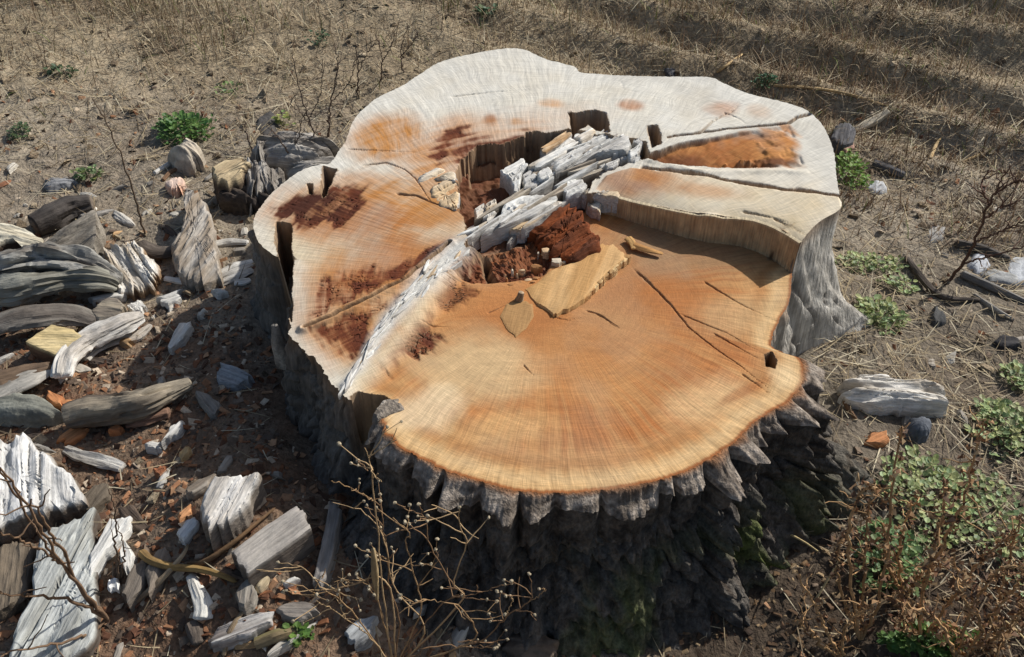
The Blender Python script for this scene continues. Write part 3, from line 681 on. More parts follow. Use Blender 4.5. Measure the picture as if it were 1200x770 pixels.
for i, (poly, dz, th_, ca, cb) in enumerate(splinters):
    P = PZ(np.asarray(poly, float), ZT + dz)
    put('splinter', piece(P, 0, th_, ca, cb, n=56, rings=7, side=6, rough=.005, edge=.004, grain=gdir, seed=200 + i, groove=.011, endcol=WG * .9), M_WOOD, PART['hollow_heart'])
# flat sawn face of the step below the ridge
we = smooth_line(wall_edge[:, :2], 260); tn = np.gradient(we, axis=0); tn /= np.linalg.norm(tn, axis=1, keepdims=True); nw = np.stack([-tn[:, 1], tn[:, 0]], -1)
if (nw[130] @ np.array([0, -1])) < 0: nw = -nw
zin = stump_height(we[:, 0] - nw[:, 0] * .006, we[:, 1] - nw[:, 1] * .006)[0]; zlo = zlow(we[:, 0], we[:, 1]) - .006
rw_ = [np.c_[we - nw * .006, zin - .0004], np.c_[we - nw * .001, zin - .0001], np.c_[we + nw * .0028, zin - .0005]]; tws = [0, 0, .02]
for t in np.linspace(.08, 1, 14):
    zz = mix(zin, zlo, t); rel = .0011 * vn(np.arange(260) * .35, zz * 30, seed=186) + .0006 * vn(np.arange(260) * 1.1, zz * 60, seed=187)
    rw_.append(np.c_[we + nw * (.003 + .002 * t + rel)[:, None], zz]); tws.append(t)
A_ = np.stack(rw_); nn_ = vn(np.arange(260)[None, :] * .12, np.asarray(tws)[:, None] * 2, seed=188) * .5 + .5; n3 = vn(np.arange(260)[None, :] * .9, np.asarray(tws)[:, None] * 3, seed=189) * .5 + .5
cw_ = mix(srgb(196, 166, 126), srgb(160, 128, 94), (.6 * nn_ + .4 * n3)[..., None]); cw_[:2] = srgb(200, 184, 152); cw_[2] = srgb(196, 176, 142)
aw = np.arange(260) * .0022
gw_ = np.stack([A_[..., 2], np.broadcast_to(aw, A_.shape[:2]), np.zeros(A_.shape[:2])], -1)
put('step_face', (A_.reshape(-1, 3), grid_quads(A_.shape[0], 260), cw_.reshape(-1, 3), gw_.reshape(-1, 3)), M_WOOD, stump)['label'] = 'shaded tan face of the step between the two cuts'
# stringy slivers in the hollow and along the bleached seam
gq = gdir / np.linalg.norm(gdir); hq = np.array([-gq[1], gq[0]])
def sliver_piece(c, d, L, w, zt_, thick, ca, cb, seed):
    d = d / np.linalg.norm(d); h = np.array([-d[1], d[0]]); k_ = rng.uniform(.5, 1, 4); tl = rng.normal(0, .05)
    pts = [(-1, .2 * k_[0]), (-.5, .9 * k_[1]), (.4, k_[2]), (1, .3 * k_[3]), (.9, -.3 * k_[0]), (.2, -k_[1]), (-.6, -.8 * k_[2]), (-.95, -.3 * k_[3])]
    P = np.array([[*(c + d * u * L / 2 + h * v * w / 2), zt_ + tl * u * L / 2] for u, v in pts])
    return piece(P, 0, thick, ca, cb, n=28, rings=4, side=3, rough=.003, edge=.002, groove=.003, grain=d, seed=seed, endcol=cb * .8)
ridge_line = resample(np.asarray(c7((300,620),(420,560),(560,450),(680,380),(800,290),(930,190),(1090,140),(1190,130)), float), 200)
for i in range(48):
    p_ = ridge_line[rng.integers(200)] + rng.normal(0, 1, 2) * np.array([10, 13]); q_ = U(p_)[:2]
    if sdf(np.array([q_[0]]), np.array([q_[1]]), low_poly)[0] > -.004: continue
    wt = rng.random(); ca, cb = ((WS, WG) if wt < .5 else (WG, srgb(140,132,122)) if wt < .75 else (srgb(196,184,164), srgb(140,126,110)))
    ga = gdir + np.array([-gdir[1], gdir[0]]) * rng.normal(0, .12)
    put('splinter', sliver_piece(q_, ga, rng.uniform(.035, .13), rng.uniform(.005, .013), ZT - .035 * rng.random() ** 1.5 + .004, rng.uniform(.03, .05), ca, cb, 700 + i), M_WOOD, PART['hollow_heart'])
bl = resample(np.asarray(c3((390,650),(430,590),(490,500),(560,400),(640,310),(740,210),(800,150)), float), 200)
for i in range(70):
    j = int(rng.integers(3, 197)); p_ = bl[j] + rng.normal(0, 1, 2) * (1.5 + 6 * j / 200); q_ = U(p_)[:2]; d_ = U(bl[min(j + 3, 199)])[:2] - U(bl[j - 3])[:2]; d_ = d_ + np.array([-d_[1], d_[0]]) * rng.normal(0, .18)
    zz = float(stump_height(np.array([q_[0]]), np.array([q_[1]]))[0][0]) + rng.uniform(.0, .006)
    ca, cb = (WS, WG) if rng.random() < .7 else (WT_, srgb(160,134,104))
    put('splinter', sliver_piece(q_, d_, rng.uniform(.02, .075), rng.uniform(.003, .009), zz, .014, ca, cb, 800 + i), M_WOOD, PART['upper_cut_face'])
# red rotten block leaning between the splinters and the lower cut
P = PZ(np.asarray(c8((505,130),(560,95),(660,5),(720,-20),(790,60),(860,140),(870,190),(800,240),(740,275),(650,250),(600,190)), float), np.array([.378,.388,.402,.402,.396,.388,.384,.380,.376,.374,.376]))
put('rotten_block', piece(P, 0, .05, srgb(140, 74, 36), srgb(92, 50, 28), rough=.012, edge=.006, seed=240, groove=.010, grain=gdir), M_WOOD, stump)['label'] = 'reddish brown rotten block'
# raised slab left on the lower cut, with a torn edge
P = W(c8((492,420),(560,385),(620,330),(760,275),(870,200),(935,190),(990,235),(1000,262),(930,310),(850,385),(790,470),(700,520),(650,545),(560,490)))
P[:, 2] += np.array([.003,.006,.010,.012,.015,.016,.017,.017,.016,.015,.013,.011,.009,.005])
P[:, :2] += (CAM[:2] - P[:, :2]) * ((P[:, 2] - zlow(P[:, 0], P[:, 1])) / (1.6 - P[:, 2]))[:, None]
slab = put('torn_slab', piece(P, 0, .03, srgb(204, 164, 112), srgb(190, 146, 92), n=160, rough=.002, grain=(.35, 1), edge=.003, seed=250, endcol=srgb(206, 170, 116)), M_CUT, stump); slab['label'] = 'thin raised slab with torn edge'
edge_line = resample(np.asarray(c8((1012,285),(960,330),(900,370),(850,430),(800,470),(740,500),(680,530)), float), 24)
for i in range(23):                # torn fibres along the slab's edge
    a, b_ = edge_line[i], edge_line[i + 1]; q = W(a); m = W((a + b_) / 2)
    hgt = .006 + .009 * (1 - i / 23) + .003 * random.random(); w = .0045 + .003 * random.random()
    d = (W(b_) - q)[:2]; d /= np.linalg.norm(d); nrm = np.array([d[1], -d[0]]); nrm = nrm if nrm[1] < 0 else -nrm
    c0 = m[:2] + nrm * random.uniform(-.004, .002)
    pl = np.array([[*(c0 - d * w + nrm * .004), m[2] + hgt], [*(c0 + d * w + nrm * .005), m[2] + hgt * .96], [*(c0 + d * w - nrm * .010), m[2] + hgt], [*(c0 - d * w - nrm * .010), m[2] + hgt]])
    put('torn_fibre', piece(pl, 0, .028, srgb(214, 184, 134), srgb(168, 126, 78), n=12, rings=2, side=2, rough=.001, edge=.001, seed=300 + i, grain=(0, 1)), M_WOOD, slab)
# knot with a small stub
P = W(c8((370,560),(400,500),(470,480),(530,500),(535,560),(500,620),(450,660),(400,620))); P[:, 2] += .0015
put('knot', piece(P, 0, .012, srgb(166, 128, 82), srgb(150, 112, 70), rough=.001, edge=.0015, seed=260), M_CUT, stump)['label'] = 'dull brown oval knot'
s0 = W(c8((462, 478))[0]); put('knot_stub', logshape([s0 + [0, 0, -.01], s0 + [.002, 0, .008], s0 + [.005, .002, .020]], [.008, .0075, .005], srgb(196, 176, 146), srgb(140, 116, 90), n=12, m=16, seed=261), M_WOOD, stump)
# thin lifted slivers on the lower cut
for i, pl in enumerate((c8((1030,215),(1100,240),(1185,262)), c8((1005,180),(1030,210),(1035,240)))):
    q = W(pl) + [0, 0, .008]; put('sliver', logshape(q, [.009, .008, .004], srgb(206, 164, 104), srgb(170, 124, 74), n=10, m=24, flat=.5, seed=265 + i), M_WOOD, stump)
# crumbs of wood on the rotten heart
for i, (x, y, s_, c_) in enumerate(((600,240,20,0),(650,300,22,1),(545,320,18,2),(470,385,12,2),(510,375,11,0),(430,330,7,1),(455,345,6,0),(560,240,7,1),(675,262,10,0),(715,275,8,0),(530,390,8,2),(400,370,7,2),(425,400,9,2),(690,290,9,1),(480,330,6,0),(550,370,9,2),(590,370,7,0))):
    c_px = np.asarray(c8((x, y))[0]); k = 5 + i % 3; a = np.arange(k) * 2 * math.pi / k + i
    pl = W(c_px + .23375 * s_ * np.c_[np.cos(a) * 1.5, np.sin(a) * .7] * rng.uniform(.6, 1.2, (k, 1))); pl[:, 2] += .002 + .007 * (s_ > 15)
    o = put('wood_crumb', piece(pl, 0, .02, [srgb(212, 180, 140), srgb(206, 192, 168), srgb(166, 118, 74)][c_], n=16, rings=3, side=2, rough=.003, edge=.002, seed=400 + i), M_WOOD)
    tag(o, ['small tan crumb of wood', 'small white crumb of wood', 'small brown crumb of wood'][c_] + ' on the rotten heart of the stump', 'wood crumb', 'crumbs on the rotten heart')
# small curl of bark at the front left notch, splinter on the left flank
P = W(c3((490,742),(520,712),(560,706),(595,715),(600,735),(560,755),(510,775),(485,790))); P[:, 2] += .004
put('bark_curl', piece(P, 0, .06, srgb(170, 162, 150), srgb(128, 118, 106), seed=270, rough=.005), M_BARK, stump)
p0 = PZ((338, 430), .26); p1 = PZ((327, 402), .33); p2 = PZ((322, 380), .375)
put('flank_splinter', logshape([p0, p1, p2], [.022, .016, .006], srgb(150, 144, 134), srgb(96, 88, 80), flat=.6, seed=271, grooves=.2, up=(0, -1, 0)), M_SIDE, stump)

# ================================================================== THINGS LYING ROUND THE STUMP
WW, GW, DW, TW, BW = srgb(212, 208, 198), srgb(152, 146, 136), srgb(98, 88, 78), srgb(206, 176, 128), srgb(134, 104, 78)
def PT(px, c, tilt=(0, 0)):        # pixels on a plane through c with slopes tilt
    r = ray(np.asarray(px, float)); n = np.array([-tilt[0], -tilt[1], 1.0])
    t = ((c - CAM) @ n) / (r @ n); return CAM + r * t[..., None]
def lay(name, poly, h, label, cat, col, col2=None, tilt=(0, 0), thick=None, group=None, mat=None, **kw):
    poly = np.asarray(poly, float); c = PG(poly.mean(0), h)
    P = PT(poly, c, tilt)
    low = gz(P[:, 0], P[:, 1]).min(); th_ = max(P[:, 2].max() - low + .004, .008) if thick is None else thick
    o = put(name, piece(P, 0, th_, col, col2, **kw), M_WOOD if mat is None else mat)
    return tag(o, label, cat, group)
def stick(name, pts, r, label, cat, col, col2=None, lift=None, group=None, mat=None, **kw):
    pts = np.asarray(pts, float); r = list(r)
    rr_ = np.interp(np.linspace(0, 1, len(pts)), np.linspace(0, 1, len(r)), r) * kw.get('flat', 1.0) * .8
    if lift is not None: rr_ = rr_ + np.asarray(lift)
    P = np.stack([PG(p, d) for p, d in zip(pts, rr_)])
    o = put(name, logshape(P, r, col, col2, **kw), M_WOOD if mat is None else mat)
    return tag(o, label, cat, group)
k = iter(range(500, 900))
# --- by the left edge, further back
for poly, h_, lb in ((l1((1050,195),(1150,150),(1290,150),(1360,200),(1300,265),(1180,280),(1080,262)), .085, 'broad grey weathered root lump behind the pale left lobe of the stump'), (l1((1000,340),(1015,265),(1080,275),(1150,300),(1125,380),(1060,410),(1010,420)), .06, 'cracked grey root lump between tan block and stump'),
                     (l1((1180,300),(1290,275),(1385,255),(1340,310),(1260,345),(1200,345)), .06, 'ragged grey root lump touching the stump rim'), (l1((1040,235),(1060,200),(1085,215),(1080,260),(1050,265)), .07, 'small grey root knob beside the dark stone')):
    lay('root_lump', poly, h_, lb, 'root', srgb(176,170,160), srgb(126,118,108), tilt=(.05,.15), rough=.016, edge=.012, seed=next(k), groove=.008, batter=.2, dome=.015)
lay('wood_block', l1((870,300),(920,275),(990,262),(1012,275),(985,330),(930,362),(878,350)), .09, 'tan block with shade coloured into its sides against the grey root mass', 'wood block', srgb(206,186,148), srgb(170,150,118), tilt=(-.15,.2), seed=next(k), rough=.006, edge=.006, endcol=srgb(96,82,68), batter=.15)  # the sides carry the block's shade as a dark colour
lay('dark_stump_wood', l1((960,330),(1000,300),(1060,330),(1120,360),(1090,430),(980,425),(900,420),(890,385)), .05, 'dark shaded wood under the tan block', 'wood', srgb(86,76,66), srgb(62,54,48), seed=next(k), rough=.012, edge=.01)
lay('stone', l1((700,240),(740,200),(770,187),(810,215),(830,265),(790,285),(730,275)), .045, 'pale grey pyramid stone in front of the green plant', 'stone', srgb(196,184,164), srgb(150,140,126), tilt=(0,.3), mat=M_STONE, seed=next(k), dome=.02, rough=.008, edge=.006, batter=.2)
lay('stone', l1((675,365),(700,345),(745,338),(755,365),(740,388),(690,390)), .022, 'small pinkish stone among the twigs', 'stone', srgb(206,160,132), srgb(220,196,178), mat=M_STONE, seed=next(k), dome=.006, batter=.15)
lay('flat_stone', l1((178,368),(215,350),(270,345),(305,355),(270,372),(200,390)), .016, 'flat blue grey stone alone on bare soil', 'stone', srgb(168,170,172), srgb(132,132,132), mat=M_STONE, seed=next(k), dome=.008, batter=.1)
stick('dark_log', l1((130,545),(220,500),(300,465),(385,445)), [.030,.034,.030,.022], 'short dark log behind the grey shard', 'log', srgb(92,86,80), srgb(60,54,50), seed=next(k), grooves=.2, endcol=srgb(120,108,94))
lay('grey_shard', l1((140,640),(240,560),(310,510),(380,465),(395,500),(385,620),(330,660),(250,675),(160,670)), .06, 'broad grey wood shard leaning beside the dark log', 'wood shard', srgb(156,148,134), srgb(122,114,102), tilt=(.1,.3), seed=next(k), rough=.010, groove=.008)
lay('pale_chunk', l1((-60,570),(0,525),(70,540),(120,560),(168,595),(140,615),(90,630),(70,590),(20,600),(-50,640)), .055, 'cream wood chunk with yellowish face behind the long grey logs', 'wood chunk', srgb(216,210,190), srgb(190,180,156), seed=next(k), rough=.008, endcol=srgb(76,62,52))
stick('grey_log', l2((-60,70),(60,40),(160,25),(280,30),(400,60),(500,105)), [.036,.042,.036,.032,.028,.014], 'long thick grey log with bleached ridges lying uppermost', 'log', srgb(160,158,150), srgb(104,98,90), lift=[.035,.035,.035,.035,.03,.02], seed=next(k), grooves=.35, rough=.45, m=110, n=48)
stick('grey_log', l2((-50,150),(60,140),(180,115),(290,95),(400,95),(480,125)), [.03,.035,.03,.025,.03,.015], 'long grey log sagging over a dark hollow', 'log', srgb(150,148,136), srgb(110,106,94), lift=[.02,.025,.03,.035,.03,.015], seed=next(k), grooves=.25, rough=.25, m=90, n=30)
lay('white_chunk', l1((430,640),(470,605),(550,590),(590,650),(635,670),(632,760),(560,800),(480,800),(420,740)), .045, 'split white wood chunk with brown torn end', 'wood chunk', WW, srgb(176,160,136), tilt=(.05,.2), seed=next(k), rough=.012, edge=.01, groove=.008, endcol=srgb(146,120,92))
lay('wood_slab', l1((745,410),(790,395),(830,440),(862,490),(866,570),(885,660),(905,735),(860,765),(800,770),(750,740),(715,680),(705,610),(740,540),(762,480)), .045, 'long bent grey slab with brown middle lying by the stump', 'wood slab', srgb(178,172,162), srgb(150,134,114), tilt=(.03,.10), grain=(.25,1), seed=next(k), rough=.010, edge=.008, groove=.005)
stick('bark_piece', l1((570,610),(620,650),(690,650),(750,620)), [.012,.022,.02,.01], 'curved dark bark piece lying against the bent slab', 'bark', srgb(104,94,84), srgb(66,58,50), lift=[.006]*4, flat=.5, seed=next(k))
for pts, r, lb in ((l1((870,620),(940,610),(1020,610)), .012, 'short white stick beside the stump flank'), (l1((905,735),(960,710),(1040,685)), .011, 'long white stick between bent slab and stump'),
                   (l1((900,780),(980,745),(1040,720)), .012, 'thin white stick below the longer white one'), (l2((670,92),(760,105),(860,100)), .010, 'grey stick at the foot of the bent slab'), (l2((870,105),(960,65),(1040,35)), .011, 'bleached stick pointing at the stump foot'),
                   (l2((960,110),(1000,105),(1030,98)), .010, 'stubby white stick close to the stump foot')):
    stick('white_stick', pts, [r * .8, r, r * .6], lb, 'stick', WW, GW, seed=next(k), flat=.6, rough=.3, n=14, m=30)
# --- left edge, middle
lay('wood_block', l2((105,350),(210,278),(260,290),(300,300),(330,330),(240,410),(205,392)), .05, 'yellowish sawn block with brown side among grey planks', 'wood block', srgb(212,192,146), srgb(200,178,128), tilt=(-.1,.15), seed=next(k), rough=.002, edge=.002, endcol=srgb(118,90,68))
stick('grey_plank', l2((-40,290),(60,262),(170,245),(290,240),(400,270)), [.03,.034,.032,.028,.018], 'long flat grey plank behind the yellowish block', 'plank', srgb(132,126,116), srgb(96,88,80), lift=[.03]*5, flat=.5, seed=next(k), grooves=.2, m=70)
lay('wood_block', l2((370,215),(440,165),(485,175),(520,215),(440,260),(400,265)), .045, 'small grey block with sawn rings under the white chunk', 'wood block', srgb(160,148,128), srgb(120,110,98), tilt=(.1,.15), seed=next(k), rough=.005)
stick('white_branch', l2((250,500),(270,420),(340,355),(440,310),(520,270),(590,245)), [.018,.024,.028,.030,.026,.012], 'curved bleached white branch on brown mulch', 'branch', srgb(222,218,208), srgb(184,176,164), seed=next(k), flat=.6, grooves=.3, rough=.3, m=80, n=28, lift=[.02]*6)
stick('white_branch', l2((350,430),(400,380),(470,350),(560,330),(620,280)), [.01,.014,.014,.013,.006], 'thinner white splinter lying along the curved branch', 'branch', WW, srgb(176,164,148), seed=next(k), flat=.5, grooves=.3, rough=.35)
for poly, lb, c_ in ((l2((525,200),(570,175),(600,205),(580,225),(530,222)), 'clean white chip beyond the curved branch', WW), (l2((645,170),(735,137),(740,170),(690,195)), 'broad white flake near the shadow edge', WW), (l2((370,165),(440,145),(510,140),(500,165),(430,180),(380,182)), 'long white flake under the grey logs', WW),
                 (l2((285,210),(330,195),(350,210),(320,228)), 'dull grey flake under the grey logs', GW), (l2((690,360),(735,275),(780,262),(785,290),(750,340),(705,372)), 'white flake half in the shadow of the stump', WW), (l2((870,140),(905,130),(925,145),(890,155)), 'little white flake beside the stump shadow', WW),
                 (l2((885,480),(910,435),(950,445),(1035,490),(960,520),(900,515)), 'blue grey slab lying in the shadow of the stump', srgb(170,172,172)), (l2((640,505),(665,485),(678,520),(650,535)), 'small grey flake inside the stump shadow', GW),
                 (l2((800,560),(840,550),(890,590),(905,620),(860,650),(830,610)), 'grey chunk in deep shade below the blue slab', GW), (l2((675,740),(700,700),(740,668),(750,690),(715,725)), 'white flake at the tip of the brown log', WW), (l2((590,762),(620,752),(660,758),(655,785),(600,785)), 'white flake on reddish mulch below the brown log', WW)):
    lay('wood_flake', poly, .018, lb, 'wood flake', c_, c_ * .75, seed=next(k), rough=.006, edge=.004, groove=.004, n=40, rings=6, side=3)
lay('flat_stone', l2((-60,640),(-20,580),(60,562),(150,570),(210,600),(240,635),(180,652),(60,660)), .03, 'large flat mossy grey stone by the orange chips', 'stone', srgb(146,146,134), srgb(116,116,106), mat=M_STONE, seed=next(k), dome=.014, batter=.08)
stick('brown_log', l2((265,665),(360,640),(480,625),(600,600),(700,560),(790,520)), [.026,.030,.030,.028,.020,.010], 'furrowed brown log reaching into the shadow of the stump', 'log', srgb(158,146,126), srgb(86,76,66), seed=next(k), grooves=.35, rough=.25, m=80, n=30, lift=[.012]*6)
stick('bark_piece', l2((520,690),(600,665),(700,640)), [.012,.018,.014], 'reddish bark strip under the brown log', 'bark', srgb(142,110,90), srgb(104,80,66), seed=next(k), flat=.6, rough=.3)
stick('grey_plank', l2((-30,575),(60,530),(130,500),(210,460)), [.026,.03,.026,.014], 'pale grey plank sloping below the yellowish block', 'plank', srgb(178,172,160), srgb(132,124,112), lift=[.015]*4, flat=.4, seed=next(k), grooves=.2)
lay('dark_plank', l2((-40,500),(-20,470),(100,440),(190,430),(215,450),(120,490),(0,530)), .035, 'brown board end between grey planks', 'plank', srgb(128,106,84), srgb(94,78,64), seed=next(k), rough=.004)
for poly, lb in ((l2((188,575),(205,552),(250,572),(240,600),(210,600)), 'bright orange chip next to the mossy stone'), (l2((250,605),(262,588),(300,592),(295,612),(265,615)), 'dull orange chip behind the brown log'), (l2((245,735),(290,695),(355,690),(340,730),(280,765),(250,755)), 'flat orange brown flake below the brown log'), (l2((430,712),(480,690),(510,695),(490,715)), 'narrow orange flake below the brown log')):
    lay('orange_chip', poly, .016, lb, 'wood chip', srgb(196,138,92), srgb(172,112,72), seed=next(k), n=32, rings=5, side=3, rough=.004)
# --- front left
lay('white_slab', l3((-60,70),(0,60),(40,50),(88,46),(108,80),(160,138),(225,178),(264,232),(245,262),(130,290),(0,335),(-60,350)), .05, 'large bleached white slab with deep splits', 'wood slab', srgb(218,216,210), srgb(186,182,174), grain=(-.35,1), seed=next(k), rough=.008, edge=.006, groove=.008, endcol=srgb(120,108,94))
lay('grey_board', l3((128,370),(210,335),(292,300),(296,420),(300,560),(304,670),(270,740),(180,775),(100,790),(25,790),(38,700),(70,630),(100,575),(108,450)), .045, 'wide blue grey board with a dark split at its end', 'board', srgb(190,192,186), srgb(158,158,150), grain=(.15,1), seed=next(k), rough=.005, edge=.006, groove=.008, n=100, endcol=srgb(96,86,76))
lay('brown_slab', l3((-40,440),(40,395),(100,400),(105,470),(90,560),(40,600),(-40,610)), .03, 'brown slab half under the blue grey board', 'wood slab', srgb(116,104,88), srgb(84,74,62), seed=next(k), rough=.008)
lay('white_shard', l3((283,440),(315,385),(352,320),(420,318),(412,352),(385,385),(335,430),(310,470),(296,500),(284,490)), .03, 'sharp white shard beside the wide board', 'wood shard', srgb(232,230,222), srgb(204,200,190), seed=next(k), rough=.004, edge=.004)
lay('white_shard', l3((388,430),(400,392),(415,420),(425,470),(402,482)), .024, 'stubby white shard next to the sharp one', 'wood shard', srgb(232,230,222), srgb(200,196,186), seed=next(k), n=40)
lay('white_flake', l3((345,535),(352,505),(378,512),(376,545),(355,552)), .016, 'round white flake on dark mulch below the shards', 'wood flake', srgb(234,232,226), seed=next(k), n=32)
lay('split_block', l3((648,285),(665,230),(690,185),(745,190),(790,180),(838,165),(822,200),(800,240),(775,290),(740,320),(700,350),(656,340)), .06, 'bleached split block with dark end, half in shadow', 'wood block', srgb(218,214,206), srgb(188,180,168), tilt=(.05,.08), grain=(.3,1), seed=next(k), rough=.007, edge=.005, groove=.006, endcol=srgb(134,124,112), thick=.075, batter=.04)
lay('wood_flake', l3((600,220),(640,190),(680,182),(670,215),(620,240)), .02, 'grey flake touching the bleached split block', 'wood flake', srgb(166,156,142), srgb(126,114,100), seed=next(k), n=40)
lay('wood_flake', l3((570,365),(600,330),(625,315),(632,345),(600,380),(575,385)), .018, 'white flake left of the split block on brown mulch'.replace(' left of', ' beside'), 'wood flake', srgb(220,218,212), seed=next(k), n=40)
lay('short_plank', l3((745,430),(850,352),(960,278),(985,310),(1005,350),(900,428),(797,500),(770,465)), .05, 'short grey sawn plank half in shadow beside dry weed', 'plank', srgb(186,178,166), srgb(164,156,146), tilt=(.05,.05), seed=next(k), rough=.002, edge=.002, endcol=srgb(110,100,90), thick=.06)
lay('narrow_plank', l3((1062,268),(1100,282),(1080,400),(1048,522),(1010,512),(1040,400)), .03, 'narrow grey plank in deep shade behind dry weed', 'plank', srgb(150,144,136), srgb(116,110,104), seed=next(k), rough=.003)
stick('white_stick', l3((210,100),(262,122),(320,138),(398,162)), [.008,.012,.014,.009], 'knobbly white stick on reddish mulch by the large slab', 'stick', WW, GW, seed=next(k), rough=.4, flat=.7)
stick('white_stick', l3((615,505),(640,560),(655,610),(650,652)), [.007,.010,.012,.014], 'hooked white stick near the lichened twig', 'stick', srgb(230,226,214), GW, seed=next(k), rough=.3, flat=.7)
stick('grey_stick', l3((615,655),(630,690),(640,730)), [.012,.013,.009], 'short grey stick under the hooked white one', 'stick', GW, DW, seed=next(k), flat=.6)
stick('white_stick', l3((510,228),(525,200),(545,165)), [.006,.009,.006], 'tiny upright white stick by the grey flake', 'stick', WW, GW, seed=next(k), flat=.6)
lay('wood_flake', l3((676,705),(700,672),(760,642),(810,630),(872,620),(862,660),(800,690),(740,712),(690,722)), .022, 'ragged white and grey flake below the short plank', 'wood flake', srgb(216,212,204), srgb(130,122,116), seed=next(k), groove=.01)
lay('wood_flake', l3((762,560),(778,530),(808,515),(820,560),(800,600),(770,595)), .024, 'small hollow grey flake under the short plank', 'wood flake', srgb(164,158,146), srgb(120,112,102), seed=next(k), n=40)
lay('wood_flake', l3((895,600),(950,585),(1015,595),(1010,630),(940,645),(900,630)), .02, 'grey flake among the dry weed stalks', 'wood flake', srgb(150,142,132), srgb(110,102,94), seed=next(k), n=48)
lay('wood_flake', l3((1110,690),(1150,645),(1210,640),(1195,690),(1140,730)), .022, 'blue grey flake under the dry weed', 'wood flake', srgb(172,174,172), srgb(136,136,134), seed=next(k), n=48)
lay('flat_stone', [(596,760),(600,742),(628,738),(650,748),(648,772),(610,778)], .03, 'brownish stone at the shaded front of the stump', 'stone', srgb(120,104,88), srgb(92,82,72), mat=M_STONE, seed=next(k), dome=.008)
for poly, lb, c_ in ((l3((462,82),(490,68),(518,75),(500,100)), 'white flake below the white mulch stick', WW), (l3((575,110),(600,90),(610,105),(585,135)), 'tan flake at the edge of the shadow', TW), (l3((575,305),(605,282),(612,300),(585,318)), 'orange tan flake near the split block', srgb(206,150,104)),
                     (l3((395,560),(430,470),(470,440),(480,480),(450,550),(410,590)), 'long grey brown flake beside the lichened twig', srgb(128,118,106)), (l3((470,480),(500,430),(540,420),(550,450),(510,530),(480,550)), 'second grey brown flake under the lichened twig', srgb(136,124,110)),
                     (l3((380,290),(430,280),(480,350),(460,370),(400,340)), 'dark brown flake behind the white shards', srgb(110,94,80)), (l3((830,530),(855,500),(865,505),(845,535)), 'thin cream flake under the short plank', srgb(216,196,160)), (l3((915,525),(945,508),(952,516),(925,532)), 'thin white flake under the weed', WW),
                     (l3((495,165),(515,150),(530,160),(515,182)), 'rusty flake on mulch', srgb(160,104,72)), (l3((255,270),(300,215),(350,205),(345,250),(290,300)), 'brown flake touching the large white slab', srgb(122,110,94))):
    lay('wood_flake', poly, .016, lb, 'wood flake', c_, c_ * .7, seed=next(k), rough=.005, edge=.004, n=36, rings=5, side=3)
# --- right of the stump
lay('bleached_log', [(984,452),(1000,440),(1030,438),(1060,443),(1090,446),(1118,462),(1112,470),(1060,468),(1020,470),(992,464)], .045, 'bleached white split log on dark soil right of the root'.replace(' right of', ' beside'), 'log', srgb(224,220,210), srgb(178,168,152), seed=next(k), rough=.012, edge=.006, groove=.016, n=90, dome=.01)
lay('stone', [(1064,500),(1066,490),(1080,487),(1092,494),(1090,504),(1076,507)], .03, 'rounded dark blue grey stone below the bleached log', 'stone', srgb(112,116,122), srgb(88,92,98), mat=M_STONE, seed=next(k), dome=.012, batter=.1)
lay('orange_chip', [(1018,516),(1022,505),(1038,504),(1043,514),(1030,520)], .016, 'orange chip near the dark rounded stone', 'wood chip', srgb(186,128,84), seed=next(k), n=30)
stick('pale_stick', [(1002,153),(1012,148),(1030,138),(1042,130)], [.010,.013,.013,.010], 'thick pale stick on soil behind the stump', 'stick', srgb(222,208,180), srgb(190,170,140), seed=next(k), rough=.2)
lay('dark_block', [(975,160),(980,146),(992,142),(1003,152),(1000,166),(985,170)], .02, 'dark grey block at the end of the pale stick', 'wood block', srgb(104,102,102), srgb(72,70,70), seed=next(k), batter=.1)
lay('stone', [(980,165),(986,158),(998,160),(1002,170),(992,176)], .02, 'pinkish brown stone by the dark grey block', 'stone', srgb(176,140,122), mat=M_STONE, seed=next(k), n=40)
stick('dark_stick', [(1023,190),(1040,198),(1060,206)], [.009,.012,.009], 'stubby dark log by the tuft of green grass', 'log', srgb(96,94,94), srgb(66,64,64), seed=next(k))
for poly, lb, c_ in (([(1016,218),(1022,211),(1034,212),(1039,220),(1030,226)], 'white stone near the green grass tuft', srgb(222,222,220)), ([(1136,310),(1142,297),(1156,299),(1162,310),(1148,318)], 'white stone beside the thorny twig', srgb(214,216,218)), ([(1182,318),(1184,302),(1205,300),(1210,330),(1192,332)], 'large white stone at the field edge', srgb(220,222,222)),
                     ([(1152,318),(1165,314),(1195,322),(1192,332),(1160,328)], 'long flat pale stone behind the thorny twig', srgb(190,190,186)), ([(1085,272),(1096,262),(1108,266),(1105,278),(1092,282)], 'pale stone among dry straw', srgb(190,186,178)), ([(1092,372),(1096,360),(1106,362),(1108,374),(1100,380)], 'small dark stone near the clover', srgb(92,92,90)),
                     ([(1165,398),(1175,392),(1195,396),(1196,404),(1176,406)], 'flat dark stone by the field edge', srgb(70,68,68)), ([(300,150),(304,136),(316,128),(326,138),(322,156),(310,162)], 'dark stone behind the root mass', srgb(98,94,90)), ([(52,212),(60,207),(74,210),(70,217)], 'little grey stone beside the flat one', srgb(150,148,146)), ([(778,82),(782,66),(790,66),(797,80),(788,88)], 'dark upright chunk behind the stump', srgb(92,92,94))):
    lay('stone', poly, .011, lb, 'stone', c_ * .85, c_ * .62, mat=M_STONE, seed=next(k), dome=.003, n=40, rings=6, side=3, rough=.005, edge=.004, batter=.1)
